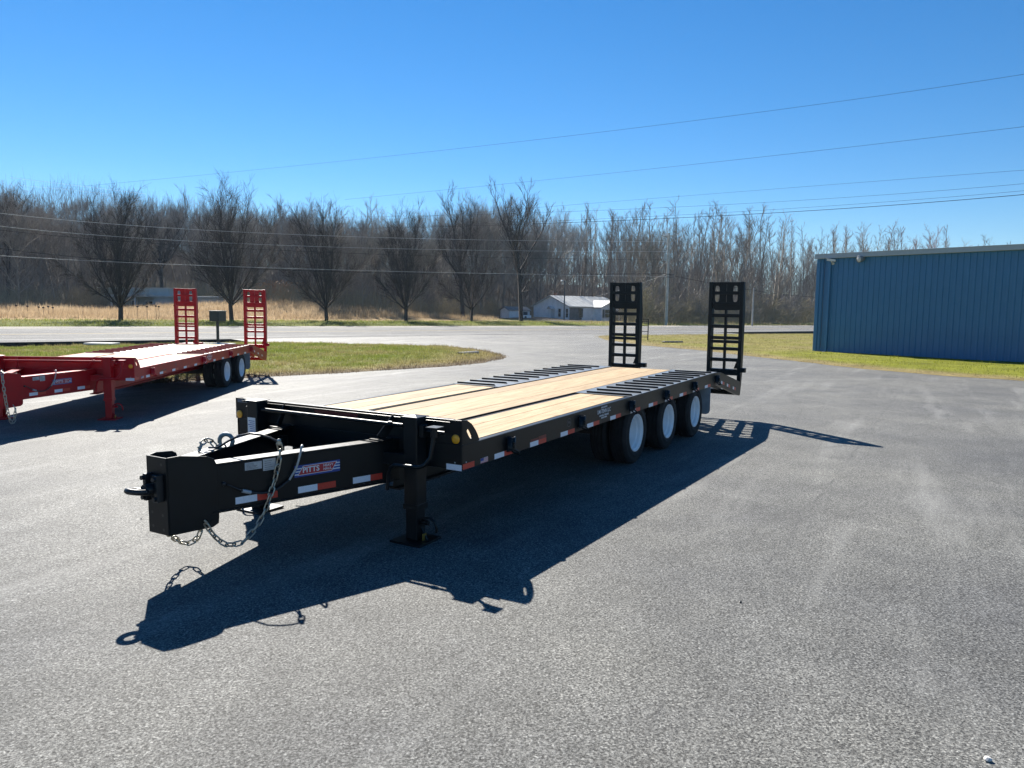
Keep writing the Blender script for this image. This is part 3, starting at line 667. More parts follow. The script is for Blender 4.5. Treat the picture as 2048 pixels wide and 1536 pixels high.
    # small flag sticker
    fl = MB().box((0.264, -0.0012, 0.700), (0.379, -0.0002, 0.742)).build('flag_sticker', MT['white'], T)
    for k in range(7): MB().box((0.264, -0.0017, 0.7003+0.006*k), (0.379, -0.0013, 0.7003+0.006*k+0.003)).build('stripe', MT['decal_red'], fl)
    MB().box((0.264, -0.0023, 0.719), (0.312, -0.0018, 0.742)).build('canton', MT['navy'], fl)
    # --- dealer lettering on the rail
    ld = empty('dealer_lettering', (0, 0, 0), 0, T); u0 = scheme['text_u']
    for body, z, size, sx in (('SALES & SERVICE', 0.872, 0.022, 1.05), ('LMI-TENN LLC', 0.828, 0.062, 0.92), ('NASHVILLE, TENNESSEE', 0.783, 0.024, 1.02), ('800-467-0944', 0.757, 0.026, 1.05)):
        o = link_mesh('lettering', text_mesh(body, size, MT['white'], 0.0004, 0.0008, 1.0, sx), None, ld); place_flat(o, (u0, -0.0016, z), (1, 0, 0), (0, 0, 1))
    em = empty('round_emblem', (0, 0, 0), 0, T)
    g = plain('grey_print', (0.12, 0.13, 0.14), 0.5)
    MB().lathe([(0.044, 0), (0.044, -0.0012), (0.041, -0.0012), (0.041, 0)], (1.93, -0.0003, 0.818), (0, 1, 0), 32).build('emblem_ring', g, em)
    o = link_mesh('lettering', text_mesh('Pitts', 0.035, g, 0.0003, 0.0004, 1.0, 1.0, 0.2), None, em); place_flat(o, (1.93, -0.0014, 0.818), (1, 0, 0), (0, 0, 1))
    # --- landing legs
    for s, V in ((0, lambda v: v), (1, lambda v: W-v)):
        c = V(0.393); u = -0.1; g = gfun(u)
        j = empty('landing_leg', (u, c, 0), 0, T)
        B(MB().box((-0.066, -0.066, 0.36), (0.066, 0.066, 1.105)), 'outer_tube', p=j, w=0.008)
        m = MB(); m.add([(-0.082, -0.082, 1.1055), (0.082, -0.082, 1.1055), (0.082, 0.082, 1.1055), (-0.082, 0.082, 1.1055), (-0.078, -0.078, 1.112), (0.078, -0.078, 1.112), (0.078, 0.078, 1.112), (-0.078, 0.078, 1.112), (0, 0, 1.126)], [(0, 3, 2, 1), (0, 1, 5, 4), (1, 2, 6, 5), (2, 3, 7, 6), (3, 0, 4, 7), (4, 5, 8), (5, 6, 8), (6, 7, 8), (7, 4, 8)]); m.build('cap', pm, j)
        B(MB().box((-0.056, -0.056, g+0.02), (0.056, 0.056, 0.362)), 'inner_tube', p=j, w=0.006)
        B(MB().box((-0.072, -0.072, 0.355), (0.072, 0.072, 0.40)), 'collar', p=j)
        B(MB().box((-0.15, -0.15, g+0.002), (0.15, 0.15, g+0.02)), 'foot_plate', p=j)
        m = MB(); m.prism([(0.056, g+0.02), (0.12, g+0.02), (0.056, g+0.12)], (0, 0.0, 0), (0, -1, 0), (0, 0, 1), (0.012, 0, 0)); m.build('foot_gusset', pm, j)
        B(MB().box((-0.06, 0.0665 if s == 0 else -0.30, 0.70), (0.08, 0.30 if s == 0 else -0.0665, 0.80)), 'mount_bracket', p=j)
        sg = -1 if s == 0 else 1
        m = MB(); m.tube([(-0.02, sg*0.07, 0.27), (-0.04, sg*0.12, 0.30), (-0.04, sg*0.17, 0.31), (-0.03, sg*0.21, 0.28), (-0.02, sg*0.225, 0.22), (-0.02, sg*0.22, 0.19)], 0.011, 6); m.cyl((0, sg*0.056, 0.25), (0, sg*0.13, 0.25), 0.02, n=10); m.build('lock_pin', pm, j)
        if s == 0:
            MB().box((-0.03, -0.094, g+0.021), (0.02, -0.0885, g+0.075)).build('brass_tag', MT['brass'], j)
        B((MB().cyl((0, 0, 1.0), (0, sg*0.29, 1.0), 0.014, n=8) if s == 0 else MB()).box((-0.04, min(sg*0.0665, sg*0.11), 0.95), (0.04, max(sg*0.0665, sg*0.11), 1.05)), 'gear_box', p=j)
        if s == 1 and scheme.get('leg_label', True):
            lb = MB().box((-0.0685, -0.045, 0.78), (-0.0665, 0.055, 0.955)).build('warning_label', MT['white'], j)
            for k in range(8): MB().box((-0.0692, -0.035, 0.795+0.018*k), (-0.0686, random.uniform(0.02, 0.055), 0.801+0.018*k)).build('print_line', MT['navy'], lb)
    # crank handle on the near leg and the cross shaft between the legs
    m = MB(); m.tube([(-0.24, 0.105, 1.06), (-0.25, 0.107, 0.95), (-0.27, 0.118, 0.83), (-0.29, 0.155, 0.775), (-0.30, 0.20, 0.752), (-0.30, 0.305, 0.748), (-0.30, 0.44, 0.742), (-0.30, 0.482, 0.72), (-0.30, 0.505, 0.66), (-0.30, 0.52, 0.535)], 0.016, 8); m.cyl((-0.24, 0.105, 0.985), (-0.24, 0.105, 1.055), 0.027, n=12); m.box((-0.27, 0.06, 1.0555), (-0.17, 0.16, 1.066)); m.build('crank_handle', pm, T)
    m = MB(); m.cyl((-0.13, 0.49, 1.030), (-0.13, W-0.49, 1.033), 0.0165, n=12); m.cyl((-0.13, 0.60, 1.03), (-0.13, 0.63, 1.03), 0.026, n=12); m.build('cross_shaft', scheme['shaft'], T)
    MB().box((-0.0145, 1.07, 1.026), (-0.0128, 1.567, 1.062)).build('red_strip', MT['dark_red'], T)
    MB().box((-0.0150, W-0.20, 1.055), (-0.0128, W-0.03, 1.085)).build('sticker', plain('grey_sticker', (0.10, 0.13, 0.17), 0.4), T)
    # --- tongue: two flanged beams, nose box, eye
    for s, V in ((0, lambda v: v), (1, lambda v: W-v)):
        a = Vector((-1.50, V(bv(-1.50)), 0)); b = Vector((-0.015, V(bv(-0.015)), 0)); d = (b-a).normalized()
        nrm = Vector((d.y, -d.x, 0)); nrm = nrm if (nrm.y < 0) == (s == 0) else -nrm        # outward
        tb = empty('tongue_beam', (0, 0, 0), 0, T)
        ins = -nrm*0.0125
        B(MB().bar(a+ins*0.5+Vector((0, 0, 0.7155)), b+ins*0.5+Vector((0, 0, 0.7155)), 0.0125, 0.325), 'web', p=tb)
        for z, nm in ((0.8855, 'top_flange'), (0.5465, 'bottom_flange')):
            o_ = -nrm*0.060 if nm == 'top_flange' else -nrm*0.055
            B(MB().bar(a+o_+Vector((0, 0, z)), b+o_+Vector((0, 0, z)), 0.13, 0.0145), nm, p=tb)
        g = MB(); cpt = a+(b-a)*0.935-nrm*0.06
        g.box((-0.20, cpt.y-0.075, 0.8935), (-0.07, cpt.y+0.075, 0.9035)); g.build('brace_pad', scheme['pad'], tb)
        B(MB().bar((-0.15, cpt.y, 0.905), (-0.014, cpt.y-(0.05 if s == 0 else -0.05), 1.065), 0.075, 0.012, up=(1, 0, 1)), 'brace', p=tb)
        if s == 0: BE = (a, d, nrm)
    H = W/2
    tr_ = MB(); tr_.prism([(-1.50, H-0.16), (-1.50, H+0.16), (-0.02, W-bv(-0.02)-0.12), (-0.02, bv(-0.02)+0.12)], (0, 0, 0.566), (1, 0, 0), (0, 1, 0), (0, 0, 0.01)); tr_.build('tongue_tray', MT['rubber'], T)
    nb_ = empty('nose_box', (0, 0, 0), 0, T)
    m = MB(); m.box((-1.777, H-0.104, 0.44), (-1.765, H+0.104, 0.973)); B(m, 'front_plate', p=nb_)
    for s in (-1, 1):
        prof = [(-1.7645, 0.437), (-1.7645, 0.973), (-1.69, 0.978), (-1.52, 0.952), (-1.475, 0.93), (-1.457, 0.885), (-1.452, 0.52), (-1.457, 0.468), (-1.496, 0.445)]
        m = MB(); y0 = H+s*0.104
        q0 = [Vector((u, y0+s*(u+1.7645)*0.36, z)) for u, z in prof]; q1 = [p+Vector((0, -s*0.012, 0)) for p in q0]; n = len(q0)
        fs = [tuple(range(n)), tuple(range(2*n-1, n-1, -1))]+[(i, n+i, n+(i+1) % n, (i+1) % n) for i in range(n)]
        m.add(q0+q1, fs if s < 0 else [tuple(reversed(f)) for f in fs]); B(m, 'side_plate', p=nb_)
    B(MB().box((-1.76, H-0.09, 0.52), (-1.5, H+0.09, 0.53)), 'bottom_plate', p=nb_)
    for v, z in ((H-0.05, 0.575), (H+0.06, 0.585), (H-0.055, 0.475), (H+0.055, 0.49), (H-0.055, 0.925)):
        MB().lathe([(0, 0), (0.011, 0)], (-1.7776, v, z), (-1, 0, 0), 12).build('bolt_hole', MT['bcable'], nb_)
    ey = empty('lunette_eye', (0, 0, 0), 0, T)
    c = Vector((-1.925, H, 0.766)); MB().tube([c+Vector((0.056*math.cos(2*math.pi*k/28), 0.056*math.sin(2*math.pi*k/28), -0.012*math.cos(2*math.pi*k/28))) for k in range(28)], 0.0205, 12, closed=True).build('ring', MT['dark_steel'], ey)
    m = MB(); m.box((-1.83, H-0.075, 0.675), (-1.7775, H-0.045, 0.86)); m.box((-1.83, H+0.045, 0.675), (-1.7775, H+0.075, 0.86)); m.box((-1.795, H-0.0445, 0.685), (-1.7775, H+0.0445, 0.85)); m.cyl((-1.875, H, 0.763), (-1.785, H, 0.757), 0.038, 0.046, 12); bevel(m.build('mount', MT['dark_steel'], ey))
    for v in (-0.06, 0.06):
        for z in (0.70, 0.835): MB().lathe([(0, 0), (0.017, 0), (0.017, 0.02)], (-1.851, H+v, z), (1, 0, 0), 6, False).build('nut', MT['dark_steel'], ey)
    # decals on the near beam web
    a, d, nrm = BE; ax = tuple(d); wv = lambda u: bv(u)
    def on_web(u, z, off=0.002): return (u+nrm.x*off, wv(u)+nrm.y*off, z)
    def web_plate(u0, u1, z0, z1, nm, mt, par=T, off=0.0012):
        p0, p1 = on_web(u0, z0, off), on_web(u1, z0, off)
        return MB().add([p0, p1, (p1[0], p1[1], z1), (p0[0], p0[1], z1)], [(0, 1, 2, 3)]).build(nm, MT[mt] if isinstance(mt, str) else mt, par)
    for u0, u1, z0, z1 in ((-1.266, -1.145, 0.812, 0.868), (-1.137, -1.044, 0.79, 0.876)):
        pl = web_plate(u0, u1, z0, z1, 'serial_plate', 'plate')
        for k in range(5): web_plate(u0+0.012, u0+0.012+(u1-u0-0.024)*random.uniform(0.5, 1), z0+0.008+k*(z1-z0-0.01)/5, z0+0.0105+k*(z1-z0-0.01)/5, 'print_line', 'dark_steel', pl, 0.0016)
    for u in (-1.338, -0.88, -0.432):
        web_plate(u, u+0.153, 0.578, 0.628, 'white_tape', 'tape_w'); web_plate(u+0.154, u+0.303 if u < -0.5 else u+0.26, 0.578, 0.628, 'red_tape', 'tape_r')
    dc = web_plate(-0.905, -0.54, 0.702, 0.792, 'maker_badge', 'navy')
    for zz in (0.722, 0.744, 0.766):
        web_plate(-0.903+(zz-0.722)*0.3, -0.85, zz-0.0045, zz+0.0045, 'stripe', 'white', dc, 0.0017); web_plate(-0.60, -0.541, zz-0.0045+0.004, zz+0.0045+0.004, 'stripe', 'white', dc, 0.0017)
    def web_poly(pts, nm, mt, off):
        q = [on_web(u, z, off) for u, z in pts]; return MB().add(q, [tuple(range(len(q)))]).build(nm, MT[mt], dc)
    web_poly([(-0.882, 0.714), (-0.607, 0.714), (-0.563, 0.784), (-0.838, 0.784)], 'badge_border', 'white', 0.0022)
    web_poly([(-0.875, 0.718), (-0.610, 0.718), (-0.570, 0.780), (-0.835, 0.780)], 'badge_field', 'decal_red', 0.0027)
    for body, u, z, size, sx, bo in (('PITTS', -0.776, 0.749, 0.058, 1.0, 0.0016), ('HEAVY', -0.637, 0.763, 0.028, 1.0, 0.0005), ('HAUL', -0.643, 0.736, 0.028, 1.0, 0.0005)):
        o = link_mesh('lettering', text_mesh(body, size, MT['white'], 0.0003, bo, 1.0, sx), None, dc); place_flat(o, on_web(u, z, 0.0034), ax, (0, 0, 1))
    # chain bracket, cables
    m = MB(); y0 = H-0.104-0.16*0.29
    m.tube([(-1.60, y0-0.004, 0.528), (-1.52, y0-0.03, 0.54), (-1.50, y0-0.05, 0.52), (-1.51, y0-0.04, 0.49), (-1.535, y0-0.02, 0.488)], 0.009, 6); m.cyl((-1.70, y0+0.03, 0.515), (-1.56, y0-0.012, 0.527), 0.006, n=6); m.build('chain_eye', pm, T)
    MB().tube([(-0.80, 0.93, 0.925), (-0.825, 0.90, 0.932), (-0.847, 0.883, 0.943), (-0.869, 0.87, 0.933), (-0.881, 0.865, 0.898), (-0.898, 0.87, 0.838), (-0.916, 0.88, 0.779), (-0.961, 0.905, 0.698)], 0.0085, 8).build('breakaway_cable', MT['cable'], T)
    MB().tube([(-0.961, 0.905, 0.698), (-1.026, 0.925, 0.657), (-1.089, 0.945, 0.632), (-1.17, 0.968, 0.634), (-1.254, 0.992, 0.656)], 0.0085, 8).build('cable', MT['bcable'], T)
    MB().cyl((-1.250, 0.990, 0.655), (-1.307, 1.008, 0.676), 0.0135, n=10).build('cable_plug', MT['plate'], T)
    MB().tube([(-1.307, 1.010, 0.676), (-1.364, 1.025, 0.71), (-1.41, 1.038, 0.738)], 0.006, 6).build('cable', MT['bcable'], T)
    MB().lathe([(0, -0.012), (0.012, -0.012), (0.016, 0), (0.016, 0.012)], (-1.42, bv(-1.42)-0.012, 0.742), (0.3, 1, 0), 10).build('grommet', MT['bcable'], T)
    if near_chain == 'loop':
        chain(T, [(-1.551, 1.1, 0.481), (-1.528, 1.088, 0.429), (-1.494, 1.076, 0.377), (-1.46, 1.063, 0.336), (-1.43, 1.051, 0.313), (-1.38, 1.039, 0.298), (-1.336, 1.027, 0.297), (-1.297, 1.014, 0.308), (-1.257, 1.002, 0.343), (-1.224, 0.99, 0.377), (-1.186, 0.978, 0.427), (-1.163, 0.966, 0.476), (-1.139, 0.953, 0.53), (-1.118, 0.941, 0.603), (-1.081, 0.929, 0.713), (-1.068, 0.917, 0.788), (-1.058, 0.904, 0.857), (-1.048, 0.9, 0.943), (-1.056, 0.9, 0.98)])
        MB().lathe([(0, 0.03), (0.013, 0.026), (0.017, 0.01), (0.012, 0), (0.02, -0.01), (0.012, -0.02), (0, -0.02)], (-1.057, 0.9, 0.995), (0, 0, 1), 12).build('chain_fitting', MT['chain'], T)
        MB().tube([(-1.06, 0.9, 1.0), (-1.09, 0.95, 1.03), (-1.12, 1.02, 1.052), (-1.15, 1.094, 1.058), (-1.17, 1.19, 1.034), (-1.19, 1.28, 0.99), (-1.19, 1.40, 0.93), (-1.15, 1.55, 0.905)], 0.008, 8).build('brake_hose', MT['bcable'], T)
        chain(T, [(-1.66, 1.36, 0.46), (-1.64, 1.40, 0.41), (-1.55, 1.47, 0.33), (-1.44, 1.51, 0.25), (-1.378, 1.487, 0.24), (-1.37, 1.41, 0.31), (-1.33, 1.42, 0.42), (-1.28, 1.45, 0.55)])
        chain(T, [(-1.26, 1.52, 0.905), (-1.22, 1.535, 0.95), (-1.17, 1.55, 0.965), (-1.13, 1.55, 0.95), (-1.10, 1.53, 0.91), (-1.08, 1.50, 0.91)])
        hook_part(T, (-1.03, 1.50, 0.945), 1.15)
    else:
        chain(T, [(-1.74, 1.20, 1.0), (-1.80, 1.17, 0.97), (-1.82, 1.15, 0.8), (-1.82, 1.13, 0.6), (-1.81, 1.11, 0.4), (-1.79, 1.09, 0.26), (-1.76, 1.08, 0.235), (-1.73, 1.07, 0.26), (-1.72, 1.06, 0.36), (-1.71, 1.06, 0.43), (-1.70, 1.10, 0.50)])
    return T
def frame_matrix(org, u, v):
    u = Vector(u).normalized(); v = Vector(v); v = (v-u*v.dot(u)).normalized(); w = u.cross(v)
    return Matrix(((u.x, v.x, w.x, org[0]), (u.y, v.y, w.y, org[1]), (u.z, v.z, w.z, org[2]), (0, 0, 0, 1)))
make_trailer('equipment_trailer', 'black flatbed equipment trailer with three axles and pine plank deck, ramps folded up', frame_matrix((-0.375, 5.9923, -0.0828), (0.4987, 0.8666, 0.01583), (-0.86674, 0.49876, 0)), MT['black'], (3.964, 5.198, 6.46), lambda u: -0.0158*(u-5.23),
    {'wood': MT['wood'], 'plate': MT['plate_steel'], 'ties': (0.73, 2.19, 3.61, 4.89, 6.16, 7.385), 'text_u': 2.82, 'shaft': MT['black'], 'pad': MT['black']}, 'loop')
_ps, _pt = R(-3.893), R(0.602)
make_trailer('equipment_trailer', 'red flatbed equipment trailer with two axles and pale wood deck, beside the grass island', frame_matrix((-6.546, 13.241, -0.129), (math.sin(_ps)*math.cos(_pt), math.cos(_ps)*math.cos(_pt), math.sin(_pt)), (-math.cos(_ps), math.sin(_ps), 0)), MT['red'], (5.435, 6.678), lambda u: 0.029-0.0105*u,
    {'wood': MT['wood_pale'], 'plate': plain('red_deck_plate', (0.16, 0.01, 0.016), 0.5), 'ties': (0.73, 3.55, 5.55, 7.385), 'text_u': 4.0, 'shaft': MT['red'], 'pad': MT['red'], 'leg_label': False}, 'hang')

# ================================================================== BLUE METAL BUILDING
MT['blue'] = plain('blue_steel_siding', (0.042, 0.172, 0.335), 0.40, var=0.06, scale=1.5)
MT['blue_dark'] = plain('blue_trim', (0.016, 0.07, 0.15), 0.4, var=0.06)
MT['fascia'] = plain('grey_gutter', (0.36, 0.40, 0.43), 0.4, var=0.06)
bl = empty('metal_building', (BLD0.x, BLD0.y, 0), math.atan2(BLD_D.y, BLD_D.x)); tag(bl, 'blue ribbed metal building with grey gutter standing on grass', 'building')
# local: x along the front wall, front face looks to local -y or +y
lyn = (Matrix.Rotation(-math.atan2(BLD_D.y, BLD_D.x), 2) @ BLD_N).y
fs_ = -1 if lyn < 0 else 1
def Yb(d): return fs_*d                                       # d metres in front of the wall plane
def panel_mesh(w, z0, z1):
    prof = []; k = 3; p = w/k
    for i in range(k):
        x = i*p; prof += [(x, 0), (x+p*0.34, 0), (x+p*0.40, 0.036), (x+p*0.60, 0.036), (x+p*0.66, 0)]
    prof.append((w-0.003, 0)); n = len(prof); m = MB()
    m.add([(x, Yb(d), z0) for x, d in prof]+[(x, Yb(d), z1) for x, d in prof]+[(prof[0][0], Yb(-0.02), z0), (prof[0][0], Yb(-0.02), z1)], [(i, i+1, n+i+1, n+i) for i in range(n-1)]+[(0, n, 2*n+1, 2*n)])
    return m.mesh('wall_panel', MT['blue'])
pmesh = panel_mesh(0.762, 0.10, 4.64)
x = 0.16
while x+0.762 < BLD_L:
    o = link_mesh('wall_panel', pmesh, None, bl); o.location = (x, 0, 0); x += 0.762
m = MB(); m.box((0, min(Yb(-0.05), Yb(-BLD_W)), -0.2), (BLD_L, max(Yb(-0.05), Yb(-BLD_W)), 4.66)); m.build('wall', MT['blue_dark'], bl)
m = MB(); m.box((-0.02, min(Yb(0.045), Yb(-0.12)), 0.02), (0.158, max(Yb(0.045), Yb(-0.12)), 4.64)); bevel(m.build('corner_trim', MT['blue'], bl), 0.01)
m = MB(); m.box((0.16, min(Yb(0.03), Yb(-0.045)), 0.02), (BLD_L, max(Yb(0.03), Yb(-0.045)), 0.0985)); m.build('base_trim', MT['blue_dark'], bl)
m = MB(); m.box((-0.08, min(Yb(0.17), Yb(-0.04)), 4.645), (BLD_L+0.1, max(Yb(0.17), Yb(-0.04)), 4.865)); m.box((-0.09, min(Yb(0.185), Yb(0.1705)), 4.835), (BLD_L+0.1, max(Yb(0.185), Yb(0.1705)), 4.872)); bevel(m.build('gutter', MT['fascia'], bl), 0.008)
m = MB(); hh = BLD_W/2
m.add([(-0.09, Yb(0.10), 4.875), (BLD_L, Yb(0.10), 4.875), (BLD_L, Yb(-hh), 5.05), (-0.09, Yb(-hh), 5.05), (-0.09, Yb(-BLD_W-0.1), 4.875), (BLD_L, Yb(-BLD_W-0.1), 4.875)], [(0, 1, 2, 3), (3, 2, 5, 4), (0, 3, 4), (1, 5, 2)]); m.build('roof', MT['fascia'], bl)
ds = 0.62
m = MB(); m.box((ds, min(Yb(0.03), Yb(0.14)), 0.12), (ds+0.13, max(Yb(0.03), Yb(0.14)), 4.644)); m.bar((ds+0.065, Yb(0.085), 0.13), (ds+0.065, Yb(0.26), 0.05), 0.12, 0.09); bevel(m.build('downspout', MT['blue'], bl), 0.01)
m = MB(); m.tube([(0.38, Yb(0.055), 4.6), (0.42, Yb(0.06), 4.4), (0.40, Yb(0.06), 3.0), (0.41, Yb(0.06), 1.2), (0.40, Yb(0.06), 0.3)], 0.010, 5); m.build('wall_cable', MT['bcable'], bl)
def wall_local(px, py):
    """point of the front wall plane seen at a pixel -> local (x, z)"""
    d = ray(px, py); n = BLD_N; k = (n.x*BLD0.x+n.y*BLD0.y)/(n.x*d.x+n.y*d.y); P = Vector((d.x*k, d.y*k)); return (P-BLD0).dot(BLD_D), CAM_H+d.z*k
lx, lz = wall_local(1666, 523); rzb = math.atan2(BLD_D.y, BLD_D.x)
wl = lambda x_, d_: Vector((BLD0.x+BLD_D.x*x_+BLD_N.x*d_, BLD0.y+BLD_D.y*x_+BLD_N.y*d_))
q = wl(lx, 0.03); sc = empty('security_camera', (q.x, q.y, lz), rzb); tag(sc, 'white security camera on the blue wall beside the downspout', 'security camera')
wh = plain('white_housing', (0.62, 0.63, 0.62), 0.4)
bevel(MB().bar((0.22, Yb(0.13), 0.02), (-0.16, Yb(0.24), 0.08), 0.10, 0.10).build('housing', wh, sc), 0.015)
bevel(MB().bar((0.20, Yb(0.135), 0.075), (-0.20, Yb(0.25), 0.14), 0.12, 0.015).build('sun_shield', wh, sc), 0.004)
MB().cyl((0.03, Yb(0.0), -0.10), (0.03, Yb(0.17), -0.02), 0.03, n=10).cyl((0.03, Yb(-0.01), -0.10), (0.03, Yb(0.02), -0.10), 0.07, n=14).build('bracket', wh, sc)
MB().cyl((-0.16, Yb(0.24), 0.08), (-0.165, Yb(0.2425), 0.081), 0.035, n=14).build('lens', MT['bcable'], sc)
lx, lz = wall_local(1728, 517); q = wl(lx, 0.03); wlp = empty('wall_lamp', (q.x, q.y, lz), rzb); tag(wlp, 'round floodlight under the gutter of the blue building', 'lamp')
MB().lathe([(0.0, 0), (0.10, 0), (0.10, 0.05), (0.13, 0.10), (0.15, 0.18), (0.16, 0.30), (0.15, 0.31), (0.14, 0.30)], (0, 0, 0), (-0.35, Yb(1), -0.15), 24).build('housing', plain('grey_lamp_housing', (0.16, 0.18, 0.19), 0.45), wlp)
MB().lathe([(0.145, 0.29), (0.10, 0.315), (0.0, 0.325)], (0, 0, 0), (-0.35, Yb(1), -0.15), 24).build('lens', plain('milky_lens', (0.5, 0.5, 0.48), 0.25, coat=0.4), wlp)

# ================================================================== ROADSIDE THINGS
b = on_ground(436, 690); b.z = gzf(b.x, b.y)
mbx = empty('mailbox', b, R(-18)); tag(mbx, 'black box mailbox on a post beyond the red trailer', 'mailbox')
mk = plain('black_mailbox', (0.012, 0.016, 0.018), 0.4, coat=0.2); s_ = 38.3/1532.6
bevel(MB().box((-0.05, -0.05, 0), (0.05, 0.05, 1.22)).build('post', mk, mbx), 0.008)
bevel(MB().box((-0.27, -0.26, 1.2205), (0.27, 0.30, 1.70)).build('box', mk, mbx), 0.02)
bevel(MB().box((-0.285, -0.285, 1.701), (0.285, 0.32, 1.735)).build('lid', plain('worn_lid', (0.22, 0.24, 0.23), 0.4), mbx), 0.008)
MB().box((-0.20, -0.268, 1.28), (0.20, -0.261, 1.62)).build('door', mk, mbx)
b = on_ground(204, 692); tag(bevel(MB().box((-0.62, -0.4, 0), (0.62, 0.4, 0.09)).build('concrete_slab', plain('pale_concrete', (0.55, 0.54, 0.51), 0.8, var=0.1)), 0.02), 'white concrete lid lying on the grass island behind the red trailer', 'slab'); bpy.data.objects['concrete_slab'].location = (b.x, b.y, gzf(b.x, b.y)+0.15)
b = on_ground(418, 692); o = bevel(MB().box((-1.15, -0.35, 0), (1.15, 0.35, 0.07)).build('concrete_slab', bpy.data.materials['pale_concrete']), 0.02); o.location = (b.x, b.y, gzf(b.x, b.y)+0.16); tag(o, 'long pale concrete lid on the grass beside the mailbox', 'slab')
# black tubular rack on the right verge
b = on_ground(1283, 683); fr = empty('metal_rack', (b.x, b.y, gzf(b.x, b.y)), R(-8)); tag(fr, 'black tubular metal rack standing on the verge behind the raised ramp', 'rack')
for xx in (-0.40, 0.40):
    for yy in (-0.2, 0.28): MB().cyl((xx, yy, 0), (xx, yy, 1.46), 0.026, n=8).build('leg', MT['black'], fr)
for z in (0.30, 0.66, 1.02, 1.30, 1.45):
    MB().cyl((-0.40, -0.2, z), (0.40, -0.2, z), 0.02, n=8).build('rung', MT['black'], fr)
for z in (0.66, 1.45):
    for xx in (-0.4, 0.4): MB().cyl((xx, -0.2, z), (xx, 0.28, z), 0.02, n=8).build('side_bar', MT['black'], fr)
# culvert ends
cv = plain('corrugated_culvert', (0.05, 0.052, 0.052), 0.6, metal=0.4, var=0.4)
for px, py, rz, lab in ((936, 712, R(60), 'dark culvert pipe end in the tip of the grass island'), (1345, 688, R(20), 'dark culvert pipe end in the dry verge behind the black ramps')):
    b = on_ground(px, py); o = MB().lathe([(0.20, 0.0)]+[(0.24+0.012*(i % 2), 0.1*i) for i in range(0, 14)]+[(0.2, 1.3), (0.2, 0.0)], (-0.65, 0, 0), (1, 0, 0), 24).build('culvert_pipe', cv); o.location = (b.x, b.y, gzf(b.x, b.y)-0.06); o.rotation_euler = (0, 0, rz); tag(o, lab, 'pipe')
    if px < 1000: o['group'] = 'culvert ends'
    else: o['group'] = 'culvert ends'
# stone on the asphalt
st_me = bpy.data.meshes.new('stone'); bm = bmesh.new(); bmesh.ops.create_icosphere(bm, subdivisions=2, radius=0.022)
for v in bm.verts: v.co *= 1+0.28*math.sin(v.co.x*170+v.co.y*90)*math.cos(v.co.z*120); v.co.z *= 0.6
bm.to_mesh(st_me); bm.free()
b = on_ground(1975, 1521); o = link_mesh('stone', st_me, plain('white_stone', (0.62, 0.60, 0.56), 0.8, var=0.2, scale=50)); o.scale = (0.75,)*3; o.location = (b.x, b.y, 0.008); tag(o, 'small white stone lying alone on the open asphalt', 'stone')
for px, py, lab in ((283, 1037, 'small dark pebble on the asphalt beside the trailer nose'), (1481, 1205, 'tiny dark pebble on the open asphalt right of the trailer shadow')):
    o = link_mesh('pebble', st_me.copy()); o.data.materials.clear(); o.data.materials.append(MT['dark_steel']); b = on_ground(px, py); o.location = (b.x, b.y, 0.005); o.scale = (0.4,)*3; tag(o, lab, 'pebble')

# ================================================================== HOUSES
MT['siding'] = plain('white_siding', (0.88, 0.88, 0.88), 0.6, var=0.10, scale=1.2)
MT['tin'] = plain('pale_tin_roof', (0.46, 0.46, 0.43), 0.45, var=0.18, scale=0.9)
MT['old_wood'] = plain('weathered_boards', (0.22, 0.20, 0.18), 0.85, var=0.3, scale=1.5)
MT['glass'] = plain('dark_window_glass', (0.02, 0.025, 0.03), 0.08, spec=0.8)
MT['trimw'] = plain('white_trim', (0.66, 0.67, 0.68), 0.5, var=0.05)
MT['shutter'] = plain('slate_shutter', (0.06, 0.08, 0.10), 0.6)
def gable_roof(m, x0, x1, y0, y1, ze, zr, over=0.35, th=0.12, axis='x'):
    """ridge along the axis"""
    if axis == 'x':
        ym = (y0+y1)/2; sl = (zr-ze)/((y1-y0)/2); d = over*sl
        for yy, sg in ((y0-over, 1), (y1+over, -1)):
            m.add([(x0-over, yy, ze-d), (x1+over, yy, ze-d), (x1+over, ym, zr), (x0-over, ym, zr), (x0-over, yy, ze-d+th), (x1+over, yy, ze-d+th), (x1+over, ym, zr+th), (x0-over, ym, zr+th)], [(0, 3, 2, 1), (4, 5, 6, 7), (0, 1, 5, 4), (1, 2, 6, 5), (2, 3, 7, 6), (3, 0, 4, 7)])
    else:
        xm = (x0+x1)/2; sl = (zr-ze)/((x1-x0)/2); d = over*sl
        for xx in (x0-over, x1+over):
            m.add([(xx, y0-over, ze-d), (xx, y1+over, ze-d), (xm, y1+over, zr), (xm, y0-over, zr), (xx, y0-over, ze-d+th), (xx, y1+over, ze-d+th), (xm, y1+over, zr+th), (xm, y0-over, zr+th)], [(0, 3, 2, 1), (4, 5, 6, 7), (0, 1, 5, 4), (1, 2, 6, 5), (2, 3, 7, 6), (3, 0, 4, 7)])
    return m
def gable_block(m, x0, x1, y0, y1, z0, ze, zr, axis='x'):
    if axis == 'x':
        ym = (y0+y1)/2; pr = [(y0, z0), (y1, z0), (y1, ze), (ym, zr), (y0, ze)]; m.prism(pr, (x0, 0, 0), (0, 1, 0), (0, 0, 1), (x1-x0, 0, 0))
    else:
        xm = (x0+x1)/2; pr = [(x0, z0), (x1, z0), (x1, ze), (xm, zr), (x0, ze)]; m.prism(pr, (0, y0, 0), (1, 0, 0), (0, 0, 1), (0, y1-y0, 0))
    return m
